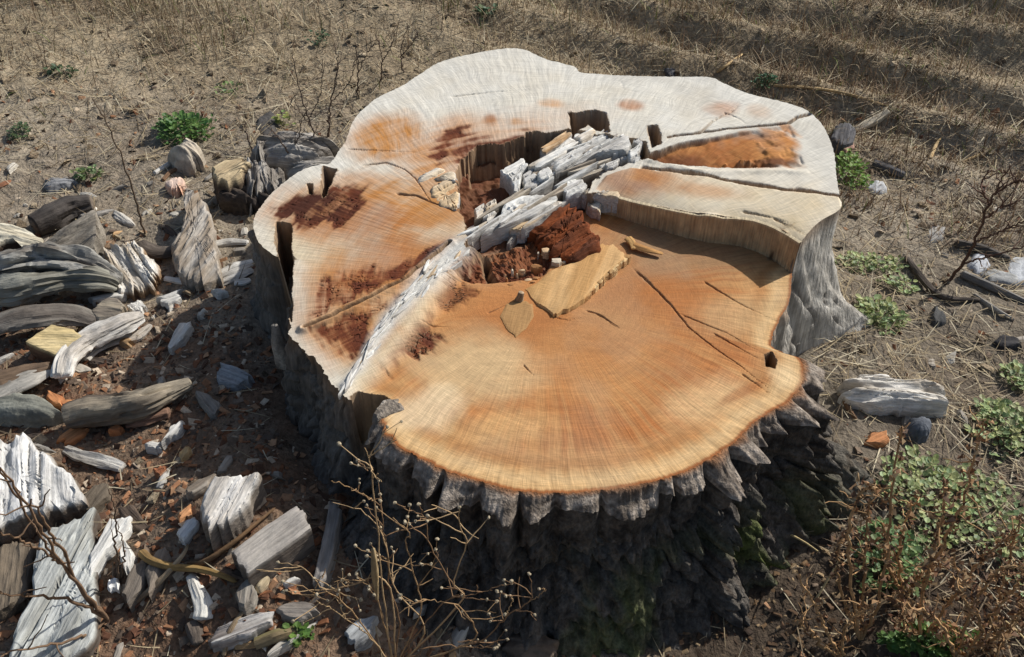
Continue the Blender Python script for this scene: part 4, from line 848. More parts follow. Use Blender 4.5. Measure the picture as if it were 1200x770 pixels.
for i, (pts, r, lb, c_) in enumerate((([(1060,300),(1100,345),(1150,352)], .008, 'dark stick crossing dry straw', DW), ([(1118,285),(1150,292),(1185,305)], .012, 'dark rotten stick behind the thorny twig', srgb(84,78,72)), ([(1140,345),(1165,362),(1190,376)], .006, 'grey stick beyond the clover', GW), ([(1090,185),(1100,165),(1112,155)], .005, 'pale straw stick standing against stubble', TW),
     ([(1125,320),(1170,340),(1205,355)], .010, 'grey weathered stick at the field edge', srgb(128,124,118)), ([(905,100),(960,104),(1000,112),(1040,124)], .004, 'long pale stalk along the far rim', TW), ([(1128,190),(1150,180),(1160,174)], .004, 'short pale stalk in brown grass', TW), ([(838,86),(855,74),(872,62)], .004, 'pale stalk behind the stump rim', TW), ([(240,212),(262,196),(284,186)], .006, 'grey twig beside the tan block', GW), ([(180,204),(205,188),(216,186)], .006, 'white twig in front of the pyramid stone', WW),
     ([(190,212),(202,200),(220,194)], .005, 'brown twig beside the pinkish stone', BW), ([(985,462),(994,478),(1004,492)], .005, 'brown twig at the end of the bleached log', BW))):
    stick('stick', pts, [r, r * 1.1, r * .6], lb, 'stick', c_, c_ * .7, seed=next(k), n=10, m=24)
tw = l3((455,432),(490,460),(560,480),(640,487),(710,505),(765,528))
stick('lichened_twig', tw, [.008,.007,.006,.0055,.005,.004], 'crooked brown twig with yellow lichen at one end', 'twig', srgb(150,122,76), srgb(116,92,60), lift=[0,.012,.014,.012,.008,0], seed=next(k), n=10, m=40)
stick('twig', l3((600,475),(660,462),(740,410),(820,345),(888,288)), [.005,.005,.004,.003,.002], 'thin brown twig pointing at the short plank', 'twig', srgb(140,110,78), srgb(100,78,56), lift=[0,.010,.012,.012,.010], seed=next(k), n=8, m=40)
stick('twig', l3((430,600),(520,520),(590,440),(605,405)), [.004,.005,.004,.002], 'pale twig crossing the lichened twig', 'twig', srgb(170,150,120), srgb(120,100,80), lift=[0,.014,.018,.004], seed=next(k), n=8, m=30)
stick('green_tipped_stick', l3((820,730),(900,700),(965,682)), [.009,.011,.008], 'brown stick with a green tip by the grass', 'stick', srgb(140,122,92), srgb(108,116,62), lift=[0,.006,.004], seed=next(k), n=12, m=30)
stick('twig', l3((720,770),(745,680),(800,600)), [.004,.004,.003], 'thin pale twig beside the ragged flake', 'twig', srgb(160,140,110), srgb(110,92,74), lift=[0,.010,.008], seed=next(k), n=8, m=24)

# ------------------------------------------------------------------ small chips, each a thing of its own: six shapes, many copies
def near_rim(Xp, Yp, m=1.06):
    a = np.arctan2(Yp - CY, Xp - CX) % (2 * math.pi); R = np.interp(a, TH, RT, period=2 * math.pi); return np.hypot(Xp - CX, Yp - CY) < R * m + .05
chip_sets = [('pale wood chip lying loose on the brown mulch', srgb(214,206,190)), ('grey wood chip lying loose on the ground', srgb(150,142,130)), ('reddish brown wood chip lying loose on the mulch', srgb(150,104,76)), ('tan wood chip lying loose on the mulch', srgb(196,160,116))]
protos = []
for ci, (lb, c_) in enumerate(chip_sets):
    for v_ in range(4):
        nn = 6 + v_; a = np.sort(rng.uniform(0, 2 * math.pi, nn)); rr_ = rng.uniform(.6, 1.1, nn)
        P = np.c_[np.cos(a) * rr_ * .024, np.sin(a) * rr_ * .011, np.full(nn, .008)]
        Vv, qd, C, gr = piece(P, 0, .010, c_, c_ * .65, n=14, rings=3, side=2, rough=.003, edge=.003, seed=950 + ci * 7 + v_, grain=(1, 0))
        me = mesh_np('wood_chip', Vv, quads=qd, col=C, gr=gr, sharp=35); me.materials.append(M_WOOD); protos.append((ci, me))
cnt = 0
while cnt < 170:
    x = rng.uniform(-1.35, .1) if rng.random() < .8 else rng.uniform(.5, 1.5); y = rng.uniform(.55, 2.1)
    if near_rim(x, y) or (-.78 < x < -.2 and .85 < y < 1.5 and rng.random() < .75): continue
    ci, me = protos[rng.integers(len(protos))]
    if x > .3 and ci in (2, 3): continue
    o = link('wood_chip', me, loc=(x, y, float(gz(x, y)) - .002)); s_ = rng.uniform(.5, 1.25)
    o.scale = (s_ * rng.uniform(.7, 1.4), s_, s_ * rng.uniform(.8, 1.3)); o.rotation_euler = (rng.normal(0, .25), rng.normal(0, .25), rng.uniform(0, 6.28))
    tag(o, chip_sets[ci][0], 'wood chip', ['pale chips', 'grey chips', 'reddish chips', 'tan chips'][ci]); cnt += 1

frag_sets = [('weathered grey splinter of wood in the litter', srgb(164,158,148), 0), ('bleached white splinter of wood in the litter', srgb(204,198,186), 0), ('dark rotten lump of wood in the litter', srgb(92,80,70), 1), ('brown splinter of wood in the litter', srgb(140,116,92), 0)]
fp = []
for ci, (lb, c_, rnd) in enumerate(frag_sets):
    for v_ in range(4):
        if rnd: a = np.sort(rng.uniform(0, 2 * math.pi, 8)); P = np.c_[np.cos(a) * .034, np.sin(a) * .018, np.full(8, .014)] * rng.uniform(.8, 1.15, (8, 1))
        else:
            w_ = rng.uniform(.008, .016); P = np.array([[-.05,-w_*.4,.014],[-.02,-w_,.016],[.03,-w_*.9,.015],[.055,-w_*.2,.012],[.05,w_*.5,.012],[.01,w_,.015],[-.03,w_*.8,.015],[-.052,w_*.4,.012]])
        Vv, qd, C, gr = piece(P, 0, .026 if rnd else .016, c_, c_ * .6, n=40, rings=6, side=3, rough=.006, edge=.004, groove=.005, seed=1000 + ci * 9 + v_, grain=(1, 0))
        me = mesh_np('wood_splinter', Vv, quads=qd, col=C, gr=gr, sharp=35); me.materials.append(M_WOOD); fp.append((ci, me))
cnt = 0
while cnt < 75:
    x = rng.uniform(-1.3, -.15); y = rng.uniform(.55, 2.0)
    if near_rim(x, y, 1.08) or (-.75 < x and y > .82) or rng.random() > .25 + .75 * sst(-.3, -.8, x): continue
    ci, me = fp[rng.integers(len(fp))]; o = link('wood_splinter' if ci != 2 else 'rotten_lump', me, loc=(x, y, float(gz(x, y)) - .002)); s_ = rng.uniform(.5, 1.2)
    o.scale = (s_ * rng.uniform(.7, 1.3), s_, s_); o.rotation_euler = (rng.normal(0, .2), rng.normal(0, .15), rng.normal(.5, .9))
    tag(o, frag_sets[ci][0], 'wood splinter' if ci != 2 else 'wood lump', ['grey splinters', 'white splinters', 'rotten lumps', 'brown splinters'][ci]); cnt += 1

# ================================================================== LITTER AND GRASS (uncountable)
def scatter(n, x0, x1, y0, y1, dens, rim=1.04):
    xs, ys = [], []; got = 0
    while got < n:
        x = rng.uniform(x0, x1, n * 2); y = rng.uniform(y0, y1, n * 2)
        ok = (rng.random(n * 2) < dens(x, y)) & ~near_rim(x, y, rim); xs.append(x[ok]); ys.append(y[ok]); got += ok.sum()
    return np.concatenate(xs)[:n], np.concatenate(ys)[:n]
def flakes(n, dens, size, cols, box, lift=.0, thick=.25, elong=2.2):
    x, y = scatter(n, *box, dens); L = size[0] + (size[1] - size[0]) * rng.random(n) ** 2.5; Wd = L / rng.uniform(1.1, elong, n); T_ = L * thick * rng.uniform(.5, 1.3, n)
    shp = np.array([[-1,-.6,0],[.9,-.9,.1],[1,.7,0],[-.8,.9,.1],[-.7,-.5,1],[.6,-.6,.9],[.8,.5,1],[-.6,.6,.8]])
    Pl = shp[None] * np.stack([L, Wd, T_], -1)[:, None, :] * .5 * rng.uniform(.75, 1.25, (n, 8, 3))
    a = rng.uniform(0, 6.28, n); tx, ty = rng.normal(0, .35, n), rng.normal(0, .35, n)
    Pl[..., 2] += Pl[..., 0] * np.tan(np.clip(tx, -.8, .8))[:, None] + Pl[..., 1] * np.tan(np.clip(ty, -.8, .8))[:, None]
    X_ = Pl[..., 0] * np.cos(a)[:, None] - Pl[..., 1] * np.sin(a)[:, None] + x[:, None]; Y_ = Pl[..., 0] * np.sin(a)[:, None] + Pl[..., 1] * np.cos(a)[:, None] + y[:, None]
    Z_ = Pl[..., 2] + gz(x, y)[:, None] + lift
    f = np.array([[4,5,6,7],[0,1,5,4],[1,2,6,5],[2,3,7,6],[3,0,4,7]]); q = (f[None] + (np.arange(n) * 8)[:, None, None]).reshape(-1, 4)
    cols = np.asarray(cols); c = cols[rng.integers(len(cols), size=n)] * rng.uniform(.7, 1.2, (n, 1))
    return np.stack([X_, Y_, Z_], -1).reshape(-1, 3), q, np.repeat(c, 8, 0)
def blades(x, y, L, lean, az, curl, w, cols, z=None, tipmul=1.0):
    n = len(x); z0 = gz(x, y) if z is None else z; ts = np.array([0, .35, .7, 1.0])
    h = np.stack([np.cos(az), np.sin(az)], -1); sd_ = np.stack([-np.sin(az), np.cos(az)], -1)
    Vv = np.zeros((n, 7, 3)); k_ = 0
    for t in ts:
        ang_ = lean + curl * t; hor = L * t * np.sin(ang_); ver = L * t * np.cos(ang_)
        c = np.stack([x + h[:, 0] * hor, y + h[:, 1] * hor, z0 + ver - .003], -1)
        if t < 1:
            ww = w * (1 - .6 * t); Vv[:, k_, :] = c; Vv[:, k_, :2] += sd_ * ww[:, None]; Vv[:, k_+1, :] = c; Vv[:, k_+1, :2] -= sd_ * ww[:, None]; k_ += 2
        else: Vv[:, 6, :] = c
    b_ = (np.arange(n) * 7)[:, None, None]
    q = (np.array([[0,1,3,2],[2,3,5,4]])[None] + b_).reshape(-1, 4); tr = (np.array([[4,5,6]])[None] + b_).reshape(-1, 3)
    return Vv.reshape(-1, 3), q, tr, np.repeat(cols, 7, 0)
# crumbled mulch
leftd = lambda x, y: np.clip(sst(.35, -.15, x) * sst(2.0, 1.3, y) + .06, 0, 1)
mc = [srgb(128,86,60), srgb(104,72,54), srgb(150,108,78), srgb(88,66,52), srgb(168,130,98), srgb(120,104,88), srgb(96,82,70), srgb(190,172,148)]
Vv, q, c = flakes(17000, leftd, (.004, .026), mc, (-1.7, 1.7, .4, 2.6))
kind(link('wood_mulch', mesh_np('wood_mulch', Vv, quads=q, col=c, smooth=False), M_CHIP), 'stuff')['label'] = 'crumbled brown wood mulch'
fd = lambda x, y: sst(.15, .35, x) * sst(1.25, 1.0, y)
Vv, q, c = flakes(5000, fd, (.004, .022), [srgb(92,72,54), srgb(70,56,44), srgb(120,96,70), srgb(150,128,98), srgb(60,50,42)], (.1, 1.5, .45, 1.3))
kind(link('leaf_litter', mesh_np('leaf_litter', Vv, quads=q, col=c, smooth=False), M_CHIP), 'stuff')['label'] = 'brown leaf litter before the stump'
# soil clods
Vv, q, c = flakes(6000, lambda x, y: .25 + .75 * sst(1.2, 2.4, y), (.005, .032), [srgb(150,134,110), srgb(128,112,90), srgb(168,152,126), srgb(112,98,80)], (-2.6, 2.6, .8, 4.2), thick=.45, elong=1.5)
kind(link('soil_clods', mesh_np('soil_clods', Vv, quads=q, col=c, smooth=False), M_SOIL), 'stuff')
# flattened straw
def straw(n, dens, box, Lr, cols, seedw=.0012, up=1.35):
    x, y = scatter(n, *box, dens); L = rng.uniform(*Lr, n); cols = np.asarray(cols)
    return blades(x, y, L, rng.uniform(up, 1.62, n), rng.uniform(0, 6.28, n), rng.normal(0, .12, n), rng.uniform(.5, 1.3, n) * seedw, cols[rng.integers(len(cols), size=n)] * rng.uniform(.7, 1.15, (n, 1)), z=gz(x, y) + rng.uniform(.002, .012, n))
sc_ = [srgb(190,172,136), srgb(166,148,116), srgb(140,122,96), srgb(206,194,164), srgb(122,106,86)]
sd1 = lambda x, y: np.clip(.12 + .9 * sst(.45, .8, x) * sst(.6, 1.2, y) + .6 * sst(1.7, 2.2, y), 0, 1) * (.35 + .65 * sst(-.25, .3, fbm(x * 4, y * 4, o=3, seed=400)))
Vv, q, tr, c = straw(26000, sd1, (-2.4, 2.4, .5, 3.6), (.02, .11), sc_)
kind(link('straw_litter', mesh_np('straw_litter', Vv, quads=q, tris=tr, col=c), M_STRAW), 'stuff')['label'] = 'dry straw strewn on the soil'
# standing dry grass behind the stump, in loose rows on the right
def gd(x, y):
    n = fbm(x * 3.2, y * 3.2, o=3, seed=401); u = x * .42 + y * .907
    row = .5 + .5 * np.sin(u * 2 * math.pi / .27 + 1.5 * fbm(x * 2, y * 2, seed=8))
    r = sst(2.05, 2.5, y + .30 * x) * sst(-.2, .5, x) * (.35 + .65 * row) + sst(2.5, 2.95, y - .1 * x) * sst(.3, -.3, x) * .75
    return np.clip(r * (.25 + .9 * sst(-.35, .3, n)) + .012 * sst(1.9, 2.3, y), 0, 1)
n = 80000; x, y = scatter(n, -3.2, 3.2, 1.9, 4.6, gd)
gcol = np.asarray([srgb(190,166,116), srgb(170,142,96), srgb(146,116,78), srgb(206,186,138), srgb(156,120,80)])[rng.integers(5, size=n)] * rng.uniform(.65, 1.15, (n, 1))
brn = (sst(.1, .7, x) * (.45 + .55 * sst(3.0, 2.3, y)))[:, None]; gcol = mix(gcol, gcol * np.array([.70, .57, .48]), brn)
gcol = mix(gcol, gcol.mean(1, keepdims=True) * np.array([1.06, 1.0, .88]), .4)
green = (rng.random(n) < .05)[:, None]; gcol = np.where(green, srgb(112,122,62) * rng.uniform(.7, 1.1, (n, 1)), gcol)
Vv, q, tr, c = blades(x, y, rng.uniform(.025, .095, n) * (.7 + .5 * sst(-.2, .4, fbm(x * 5, y * 5, seed=402))), np.abs(rng.normal(.25, .45, n)), rng.uniform(0, 6.28, n), rng.normal(.3, .4, n), rng.uniform(.0007, .0018, n), gcol)
kind(link('dry_grass', mesh_np('dry_grass', Vv, quads=q, tris=tr, col=c), M_STRAW), 'stuff')['label'] = 'short dry brown grass of the field'
n = 16000; x, y = scatter(n, -9, 9, 4.2, 12, lambda x, y: .4 + .6 * sst(-.2, .3, fbm(x * 2, y * 2, seed=403)))
Vv, q, tr, c = blades(x, y, rng.uniform(.05, .14, n), np.abs(rng.normal(.2, .4, n)), rng.uniform(0, 6.28, n), rng.normal(.3, .4, n), rng.uniform(.002, .005, n), np.asarray([srgb(170,146,100), srgb(146,120,80), srgb(120,94,62)])[rng.integers(3, size=n)])
kind(link('dry_grass', mesh_np('dry_grass_far', Vv, quads=q, tris=tr, col=c), M_STRAW), 'stuff')['label'] = 'dry grass further out in the field'

# ================================================================== PLANTS
def tubes(paths, sides=5):
    """paths: list of (points, radius at start, radius at end)"""
    VV, QQ, off = [], [], 0
    for P, r0, r1 in paths:
        P = np.asarray(P, float); m = len(P); T = np.gradient(P, axis=0); T /= np.linalg.norm(T, axis=1, keepdims=True) + 1e-9
        ref = np.array([.31, .2, .93]) if abs(T[0][2]) < .8 else np.array([1., .1, 0]); Bv = np.cross(T, ref); Bv /= np.linalg.norm(Bv, axis=1, keepdims=True) + 1e-9; Nv = np.cross(Bv, T)
        a = np.arange(sides) * 2 * math.pi / sides; r = np.linspace(r0, r1, m)
        A = P[:, None, :] + r[:, None, None] * (np.cos(a)[None, :, None] * Bv[:, None, :] + np.sin(a)[None, :, None] * Nv[:, None, :])
        VV.append(A.reshape(-1, 3)); QQ.append(grid_quads(m, sides, wrap=True) + off); off += m * sides
    return np.vstack(VV), np.vstack(QQ)
def wiggle(a, b, n=10, amp=.006, bow=(0, 0, 0)):
    a, b = np.asarray(a, float), np.asarray(b, float); t = np.linspace(0, 1, n)[:, None]; P = a + (b - a) * t + np.asarray(bow) * (4 * t * (1 - t))
    w = rng.normal(0, 1, (n, 3)); w = np.cumsum(w, 0); w -= w[0] + (w[-1] - w[0]) * t; return P + amp * w / math.sqrt(n)
def root_at(px, dz=0): return PG(np.asarray(px, float), dz)
def tube_part(name, paths, col, parent, b, sides=5, mat=None):
    Vv, q = tubes(paths, sides); c = np.asarray(col) * (1 + .18 * fbm(Vv[:, 0] * 50, Vv[:, 1] * 50, Vv[:, 2] * 50, seed=410))[:, None]
    return link(name, mesh_np(name, local(Vv, b), quads=q, col=c), mat or M_STEM, parent)
def seed_mesh(r, col, nm='seed_head'):
    bm = bmesh.new(); bmesh.ops.create_icosphere(bm, subdivisions=2, radius=r)
    for v in bm.verts: v.co *= 1 + .22 * float(vn(v.co.x / r * 2, v.co.y / r * 2, v.co.z / r * 2, seed=5)); 
    for v in bm.verts: v.co.z *= 1.2
    me = bpy.data.meshes.new(nm); bm.to_mesh(me); bm.free()
    a = me.color_attributes.new('Col', 'FLOAT_COLOR', 'POINT')
    for d in a.data: d.color = (*col, 1)
    me.materials.append(M_STEM); return me

# --- dry branching weed with seed heads in front of the stump
b0 = root_at((462, 792)); weed = link('dry_weed', None, loc=b0); tag(weed, 'dry branching weed with pale round seed heads before the bark', 'weed')
sm = seed_mesh(.0023, srgb(166, 152, 126))
c5 = lambda *p: conv((320, 470), .3897, p)
def branch(pts, r0, r1, Y0, Y1, n=28, amp=.004):
    P = np.stack([PY(p, yy) for p, yy in zip(np.asarray(pts, float), np.linspace(Y0, Y1, len(pts)))]); P = smooth_line(P, n); P[1:-1] += rng.normal(0, amp * .25, (n - 2, 3)); return P, r0, r1
yb = b0[1]
mains = [c5((365,810),(345,720),(318,610),(300,560),(250,520)), c5((365,810),(380,660),(350,560),(345,470),(330,380),(322,300)), c5((365,810),(455,690),(360,550),(340,440),(285,340),(180,305)), c5((365,810),(440,640),(430,540),(400,430),(410,400),(360,350)),
         c5((365,810),(560,610),(540,550),(470,430),(455,350),(438,310)), c5((365,810),(560,610),(545,545),(580,430),(560,370),(560,320)), c5((365,810),(600,720),(560,620),(480,600),(430,600)), c5((365,810),(620,720),(700,650),(760,610),(780,580),(770,520)),
         c5((365,810),(350,550),(220,560),(150,565),(90,500),(15,485)), c5((365,810),(250,650),(160,570),(120,590),(40,570)), c5((365,810),(420,720),(520,600),(600,580),(660,570)), c5((365,810),(330,560),(300,250),(295,200),(275,140)), c5((300,300),(240,265),(175,240)), c5((285,210),(262,185),(255,180)),
         c5((700,650),(720,600),(712,585)), c5((760,610),(820,570),(800,565)), c5((365,810),(480,740),(640,740),(700,690)), c5((365,810),(300,720),(200,640),(130,600))]
stem_cols = [srgb(158,128,92), srgb(132,104,76), srgb(178,150,112)]
tips = []
for i, m_ in enumerate(mains):
    P, r0, r1 = branch(m_, .0013 if len(m_) > 3 else .0008, .0005, yb, yb + rng.uniform(-.05, .05)); paths = [(P, r0, r1)]
    tips.append(P[-1])
    if len(m_) > 3:
        for j in range(6):
            k0 = rng.integers(10, 27); a = P[k0]; d = rng.normal(0, 1, 3) * np.array([1, .5, 1]); d[2] = abs(d[2]) * .7 + .1; d /= np.linalg.norm(d); e_ = a + d * rng.uniform(.014, .055)
            paths.append((wiggle(a, e_, 6, .003), .0009, .0005))
            tips.append(e_)
            for _ in range(rng.integers(0, 3)):
                d2 = d + rng.normal(0, .7, 3); e2_ = e_ + d2 / np.linalg.norm(d2) * rng.uniform(.008, .02); mm_ = a + (e_ - a) * .8
                paths.append((wiggle(mm_, e2_, 4, .001), .0006, .0004)); tips.append(e2_)
    tube_part('stem', paths, stem_cols[i % 3], weed, b0)
for i, t_ in enumerate(tips):
    if i % 10 < 6:
        o = link('seed_head', sm, parent=weed, loc=t_ - b0); s_ = rng.uniform(.6, 1.15); o.scale = (s_,) * 3; o.rotation_euler = rng.uniform(0, 6, 3)
st = np.stack([PY(p, yb) for p in np.asarray(c5((300,440),(308,520),(312,600)), float)])
put_ = logshape(st, [.002,.0045,.002], srgb(176,160,128), srgb(150,130,96), n=12, m=30, rough=.5, seed=411)
link('stalk_sheath', mesh_np('stalk_sheath', local(put_[0], b0), quads=put_[1], col=put_[2], gr=put_[3]), M_WOOD, weed)

# --- bare twigs and stalks
def bare_weed(name, label, rootpx, branches, col, r=.002, cat='weed', sub=0, yoff=None, group=None):
    b = root_at(rootpx); e_ = link(name, None, loc=b); tag(e_, label, cat, group)
    for i, br in enumerate(branches):
        Y1 = b[1] + (rng.uniform(-.08, .04) if yoff is None else yoff)
        P, r0, r1 = branch(br, r if np.hypot(br[0][0] - rootpx[0], br[0][1] - rootpx[1]) < 6 else r * .6, r * .35, b[1], Y1, amp=.006)
        if np.hypot(br[0][0] - rootpx[0], br[0][1] - rootpx[1]) < 6: P[0] = b - [0, 0, .01]
        paths = [(P, r0, r1)]
        for j in range(sub):
            k0 = rng.integers(8, 27); a = P[k0]; d = rng.normal(0, 1, 3); d[2] = abs(d[2]); d /= np.linalg.norm(d); paths.append((wiggle(a, a + d * rng.uniform(.02, .06), 6, .004), r * .4, r * .2))
        tube_part('stem', paths, col * rng.uniform(.85, 1.15), e_, b)
    return e_
bare_weed('dead_stalk', 'leaning dark dead stalk behind the white splintered chunk', (170, 275), [l1((594,577),(560,450),(520,320),(470,190),(430,100),(380,20))], srgb(104,88,72), .0028, sub=2)
bare_weed('dead_stalk', 'brown dead weed bending over the large white slab', (126, 726), [l3((346,648),(270,560),(180,440),(100,300),(0,160)), l3((346,648),(250,540),(210,440),(150,350),(100,262)), l3((230,500),(140,400),(60,260),(0,160)), l3((200,470),(120,420),(0,365)), l3((346,648),(240,590),(120,575),(0,565)), l3((346,648),(280,700),(150,735),(0,760))], srgb(122,98,76), .0034, sub=3, yoff=-.12)
bare_weed('dead_stalk', 'pair of thin stems beside the white shards', (140, 680), [l3((385,520),(375,400),(372,300),(350,230)), l3((392,520),(400,420),(380,340))], srgb(104,86,70), .002, sub=2)
bare_weed('thorny_twig', 'dark thorny twig rising from straw by white stones', (1112, 328), [[(1112,328),(1135,298),(1152,258),(1165,228),(1177,205)], [(1152,258),(1170,245),(1196,235)], [(1140,285),(1170,272),(1215,252)], [(1126,310),(1160,300),(1205,288)], [(1160,240),(1150,220),(1158,200)], [(1120,320),(1090,345),(1060,365)], [(1165,228),(1185,215),(1205,212)]], srgb(92,68,56), .0045, 'twig', sub=5, yoff=-.05)
for (rx, ry), br, lb in (((372,192), [[(372,192),(368,160),(352,110),(342,62)], [(362,140),(375,110),(378,70)], [(366,150),(350,130),(335,120)], [(372,192),(385,150),(382,120)]], 'tall dark dead weed beside the root mass'), ((385,160), [[(385,160),(388,120),(396,80),(392,50)], [(388,120),(410,95),(416,70)]], 'dark dead weed close to the stump rim'),
                         ((418,112), [[(418,112),(420,80),(416,50)], [(420,85),(432,60),(440,50)]], 'dead weed standing behind the stump shoulder'), ((445,100), [[(445,100),(448,70),(440,40)], [(448,72),(458,55),(462,40)]], 'dead weed by the dry tussocks'), ((345,205), [[(345,205),(335,175),(318,150)], [(338,185),(350,160),(352,140)]], 'thin dead weed on the root mass'),
                         ((472,85), [[(472,85),(470,60),(478,30)], [(471,65),(486,46),(490,38)]], 'dry weed between the tussocks behind the stump'), ((300,190), [[(300,190),(290,160),(286,140)]], 'short dead stem on the tan block')):
    bare_weed('dead_weed', lb, (rx, ry), br, srgb(92,78,68), .0026, sub=4)

# --- dead brown plants with crumpled leaves, front right
def crumple(P, n, size, cols):
    idx = rng.integers(2, len(P), n); c = P[idx] + rng.normal(0, size * .8, (n, 3)); Vv = c[:, None, :] + rng.normal(0, 1, (n, 4, 3)) * size * np.array([1, 1, .9]) * .5
    q = np.arange(n * 4).reshape(-1, 4); cc = np.asarray(cols)[rng.integers(len(cols), size=n)] * rng.uniform(.6, 1.2, (n, 1)); return Vv.reshape(-1, 3), q, np.repeat(cc, 4, 0)
brown = [srgb(146,108,74), srgb(116,84,60), srgb(170,134,96), srgb(92,70,54), srgb(180,152,114)]
c9 = lambda *p: conv((900, 400), .481, p)
for rp, brs, lb, dens in (((1010,748), [c9((225,720),(232,600),(240,480),(248,385)), c9((225,720),(200,560),(205,430),(240,360),(290,370)), c9((225,720),(270,640),(290,500),(310,330),(325,210)), c9((225,720),(180,620),(170,520),(190,470))], 'dead brown plant with curling top against the bark', 60),
                   ((1078,752), [c9((370,730),(380,600),(430,480),(480,380),(500,290),(525,195)), c9((380,600),(400,520),(425,420),(430,350)), c9((370,730),(440,640),(520,530),(600,470)), c9((370,730),(330,680),(345,600))], 'tall dead plant with dark crumpled leaves over the clover', 70),
                   ((1120,775), [c9((460,780),(540,680),(600,600),(660,540)), c9((460,780),(420,690),(340,640),(290,620)), c9((460,780),(580,700),(640,640)), c9((460,780),(500,640),(560,560),(640,545))], 'sprawling dead plant at the corner of the clover', 70),
                   ((985,775), [c9((177,780),(150,720),(110,640),(70,560)), c9((177,780),(190,700),(250,640)), c9((177,780),(90,700),(60,680))], 'dead pale stalks at the foot of the bark', 18),
                   ((1165,770), [c9((551,770),(560,650),(590,520),(620,420)), c9((551,770),(520,690),(470,600),(455,520)), c9((551,770),(600,680),(650,610)), c9((551,770),(480,720),(400,690))], 'leaning dead plant by the edge of the wide clover', 70),
                   ((1060,700), [c9((333,624),(320,540),(335,440),(370,380)), c9((333,624),(290,540),(280,450)), c9((333,624),(380,560),(440,520))], 'short dead plant between bark and clover', 50)):
    b = root_at(rp); e_ = link('dead_plant', None, loc=b); tag(e_, lb, 'plant')
    for br in brs:
        P, r0, r1 = branch(br, .0032, .0012, b[1], b[1] + rng.uniform(-.06, .03), amp=.008)
        if np.hypot(br[0][0] - rp[0], br[0][1] - rp[1]) < 8: P[0] = b - [0, 0, .01]
        paths = [(P, r0, r1)]
        for j in range(5):
            k0 = rng.integers(5, 27); a = P[k0]; d = rng.normal(0, 1, 3); d /= np.linalg.norm(d); paths.append((wiggle(a, a + d * rng.uniform(.02, .06), 6, .006), .0012, .0006))
        tube_part('stem', paths, srgb(176,140,98) * rng.uniform(.7, 1.15), e_, b)
        Vv, q, c = crumple(P, int(dens * 1.6), .008, brown); link('dead_leaves', mesh_np('dead_leaves', local(Vv, b), quads=q, col=c, smooth=False), M_STRAW, e_)
for pts, lb in ((c9((45,465),(90,490),(122,512)), 'pale straw stalk sticking out from the bark'), (c9((110,640),(140,590),(172,535)), 'pale bent stalk against the dark bark foot'), (c9((560,450),(600,445),(640,470)), 'pale curved stalk above the clover'), (c9((320,690),(335,650),(345,612)), 'short pale stalk in the clover'), (c9((550,660),(600,700),(640,740)), 'pale stalk at the clover corner')):
    P, r0, r1 = branch(pts, .0022, .0016, .98, .94); e_ = None
    z_ = gz(P[:, 0], P[:, 1]); Pm = np.stack([root_at(p, .02 + .03 * i) for i, p in enumerate(pts)]); P = smooth_line(Pm, 16)
    Vv, q = tubes([(P, .0022, .0014)], 6); bb = P[0] - [0, 0, .0]; o = link('straw_stalk', mesh_np('straw_stalk', local(Vv, bb), quads=q, col=srgb(206,184,136)), M_STEM, loc=bb); tag(o, lb, 'stalk')

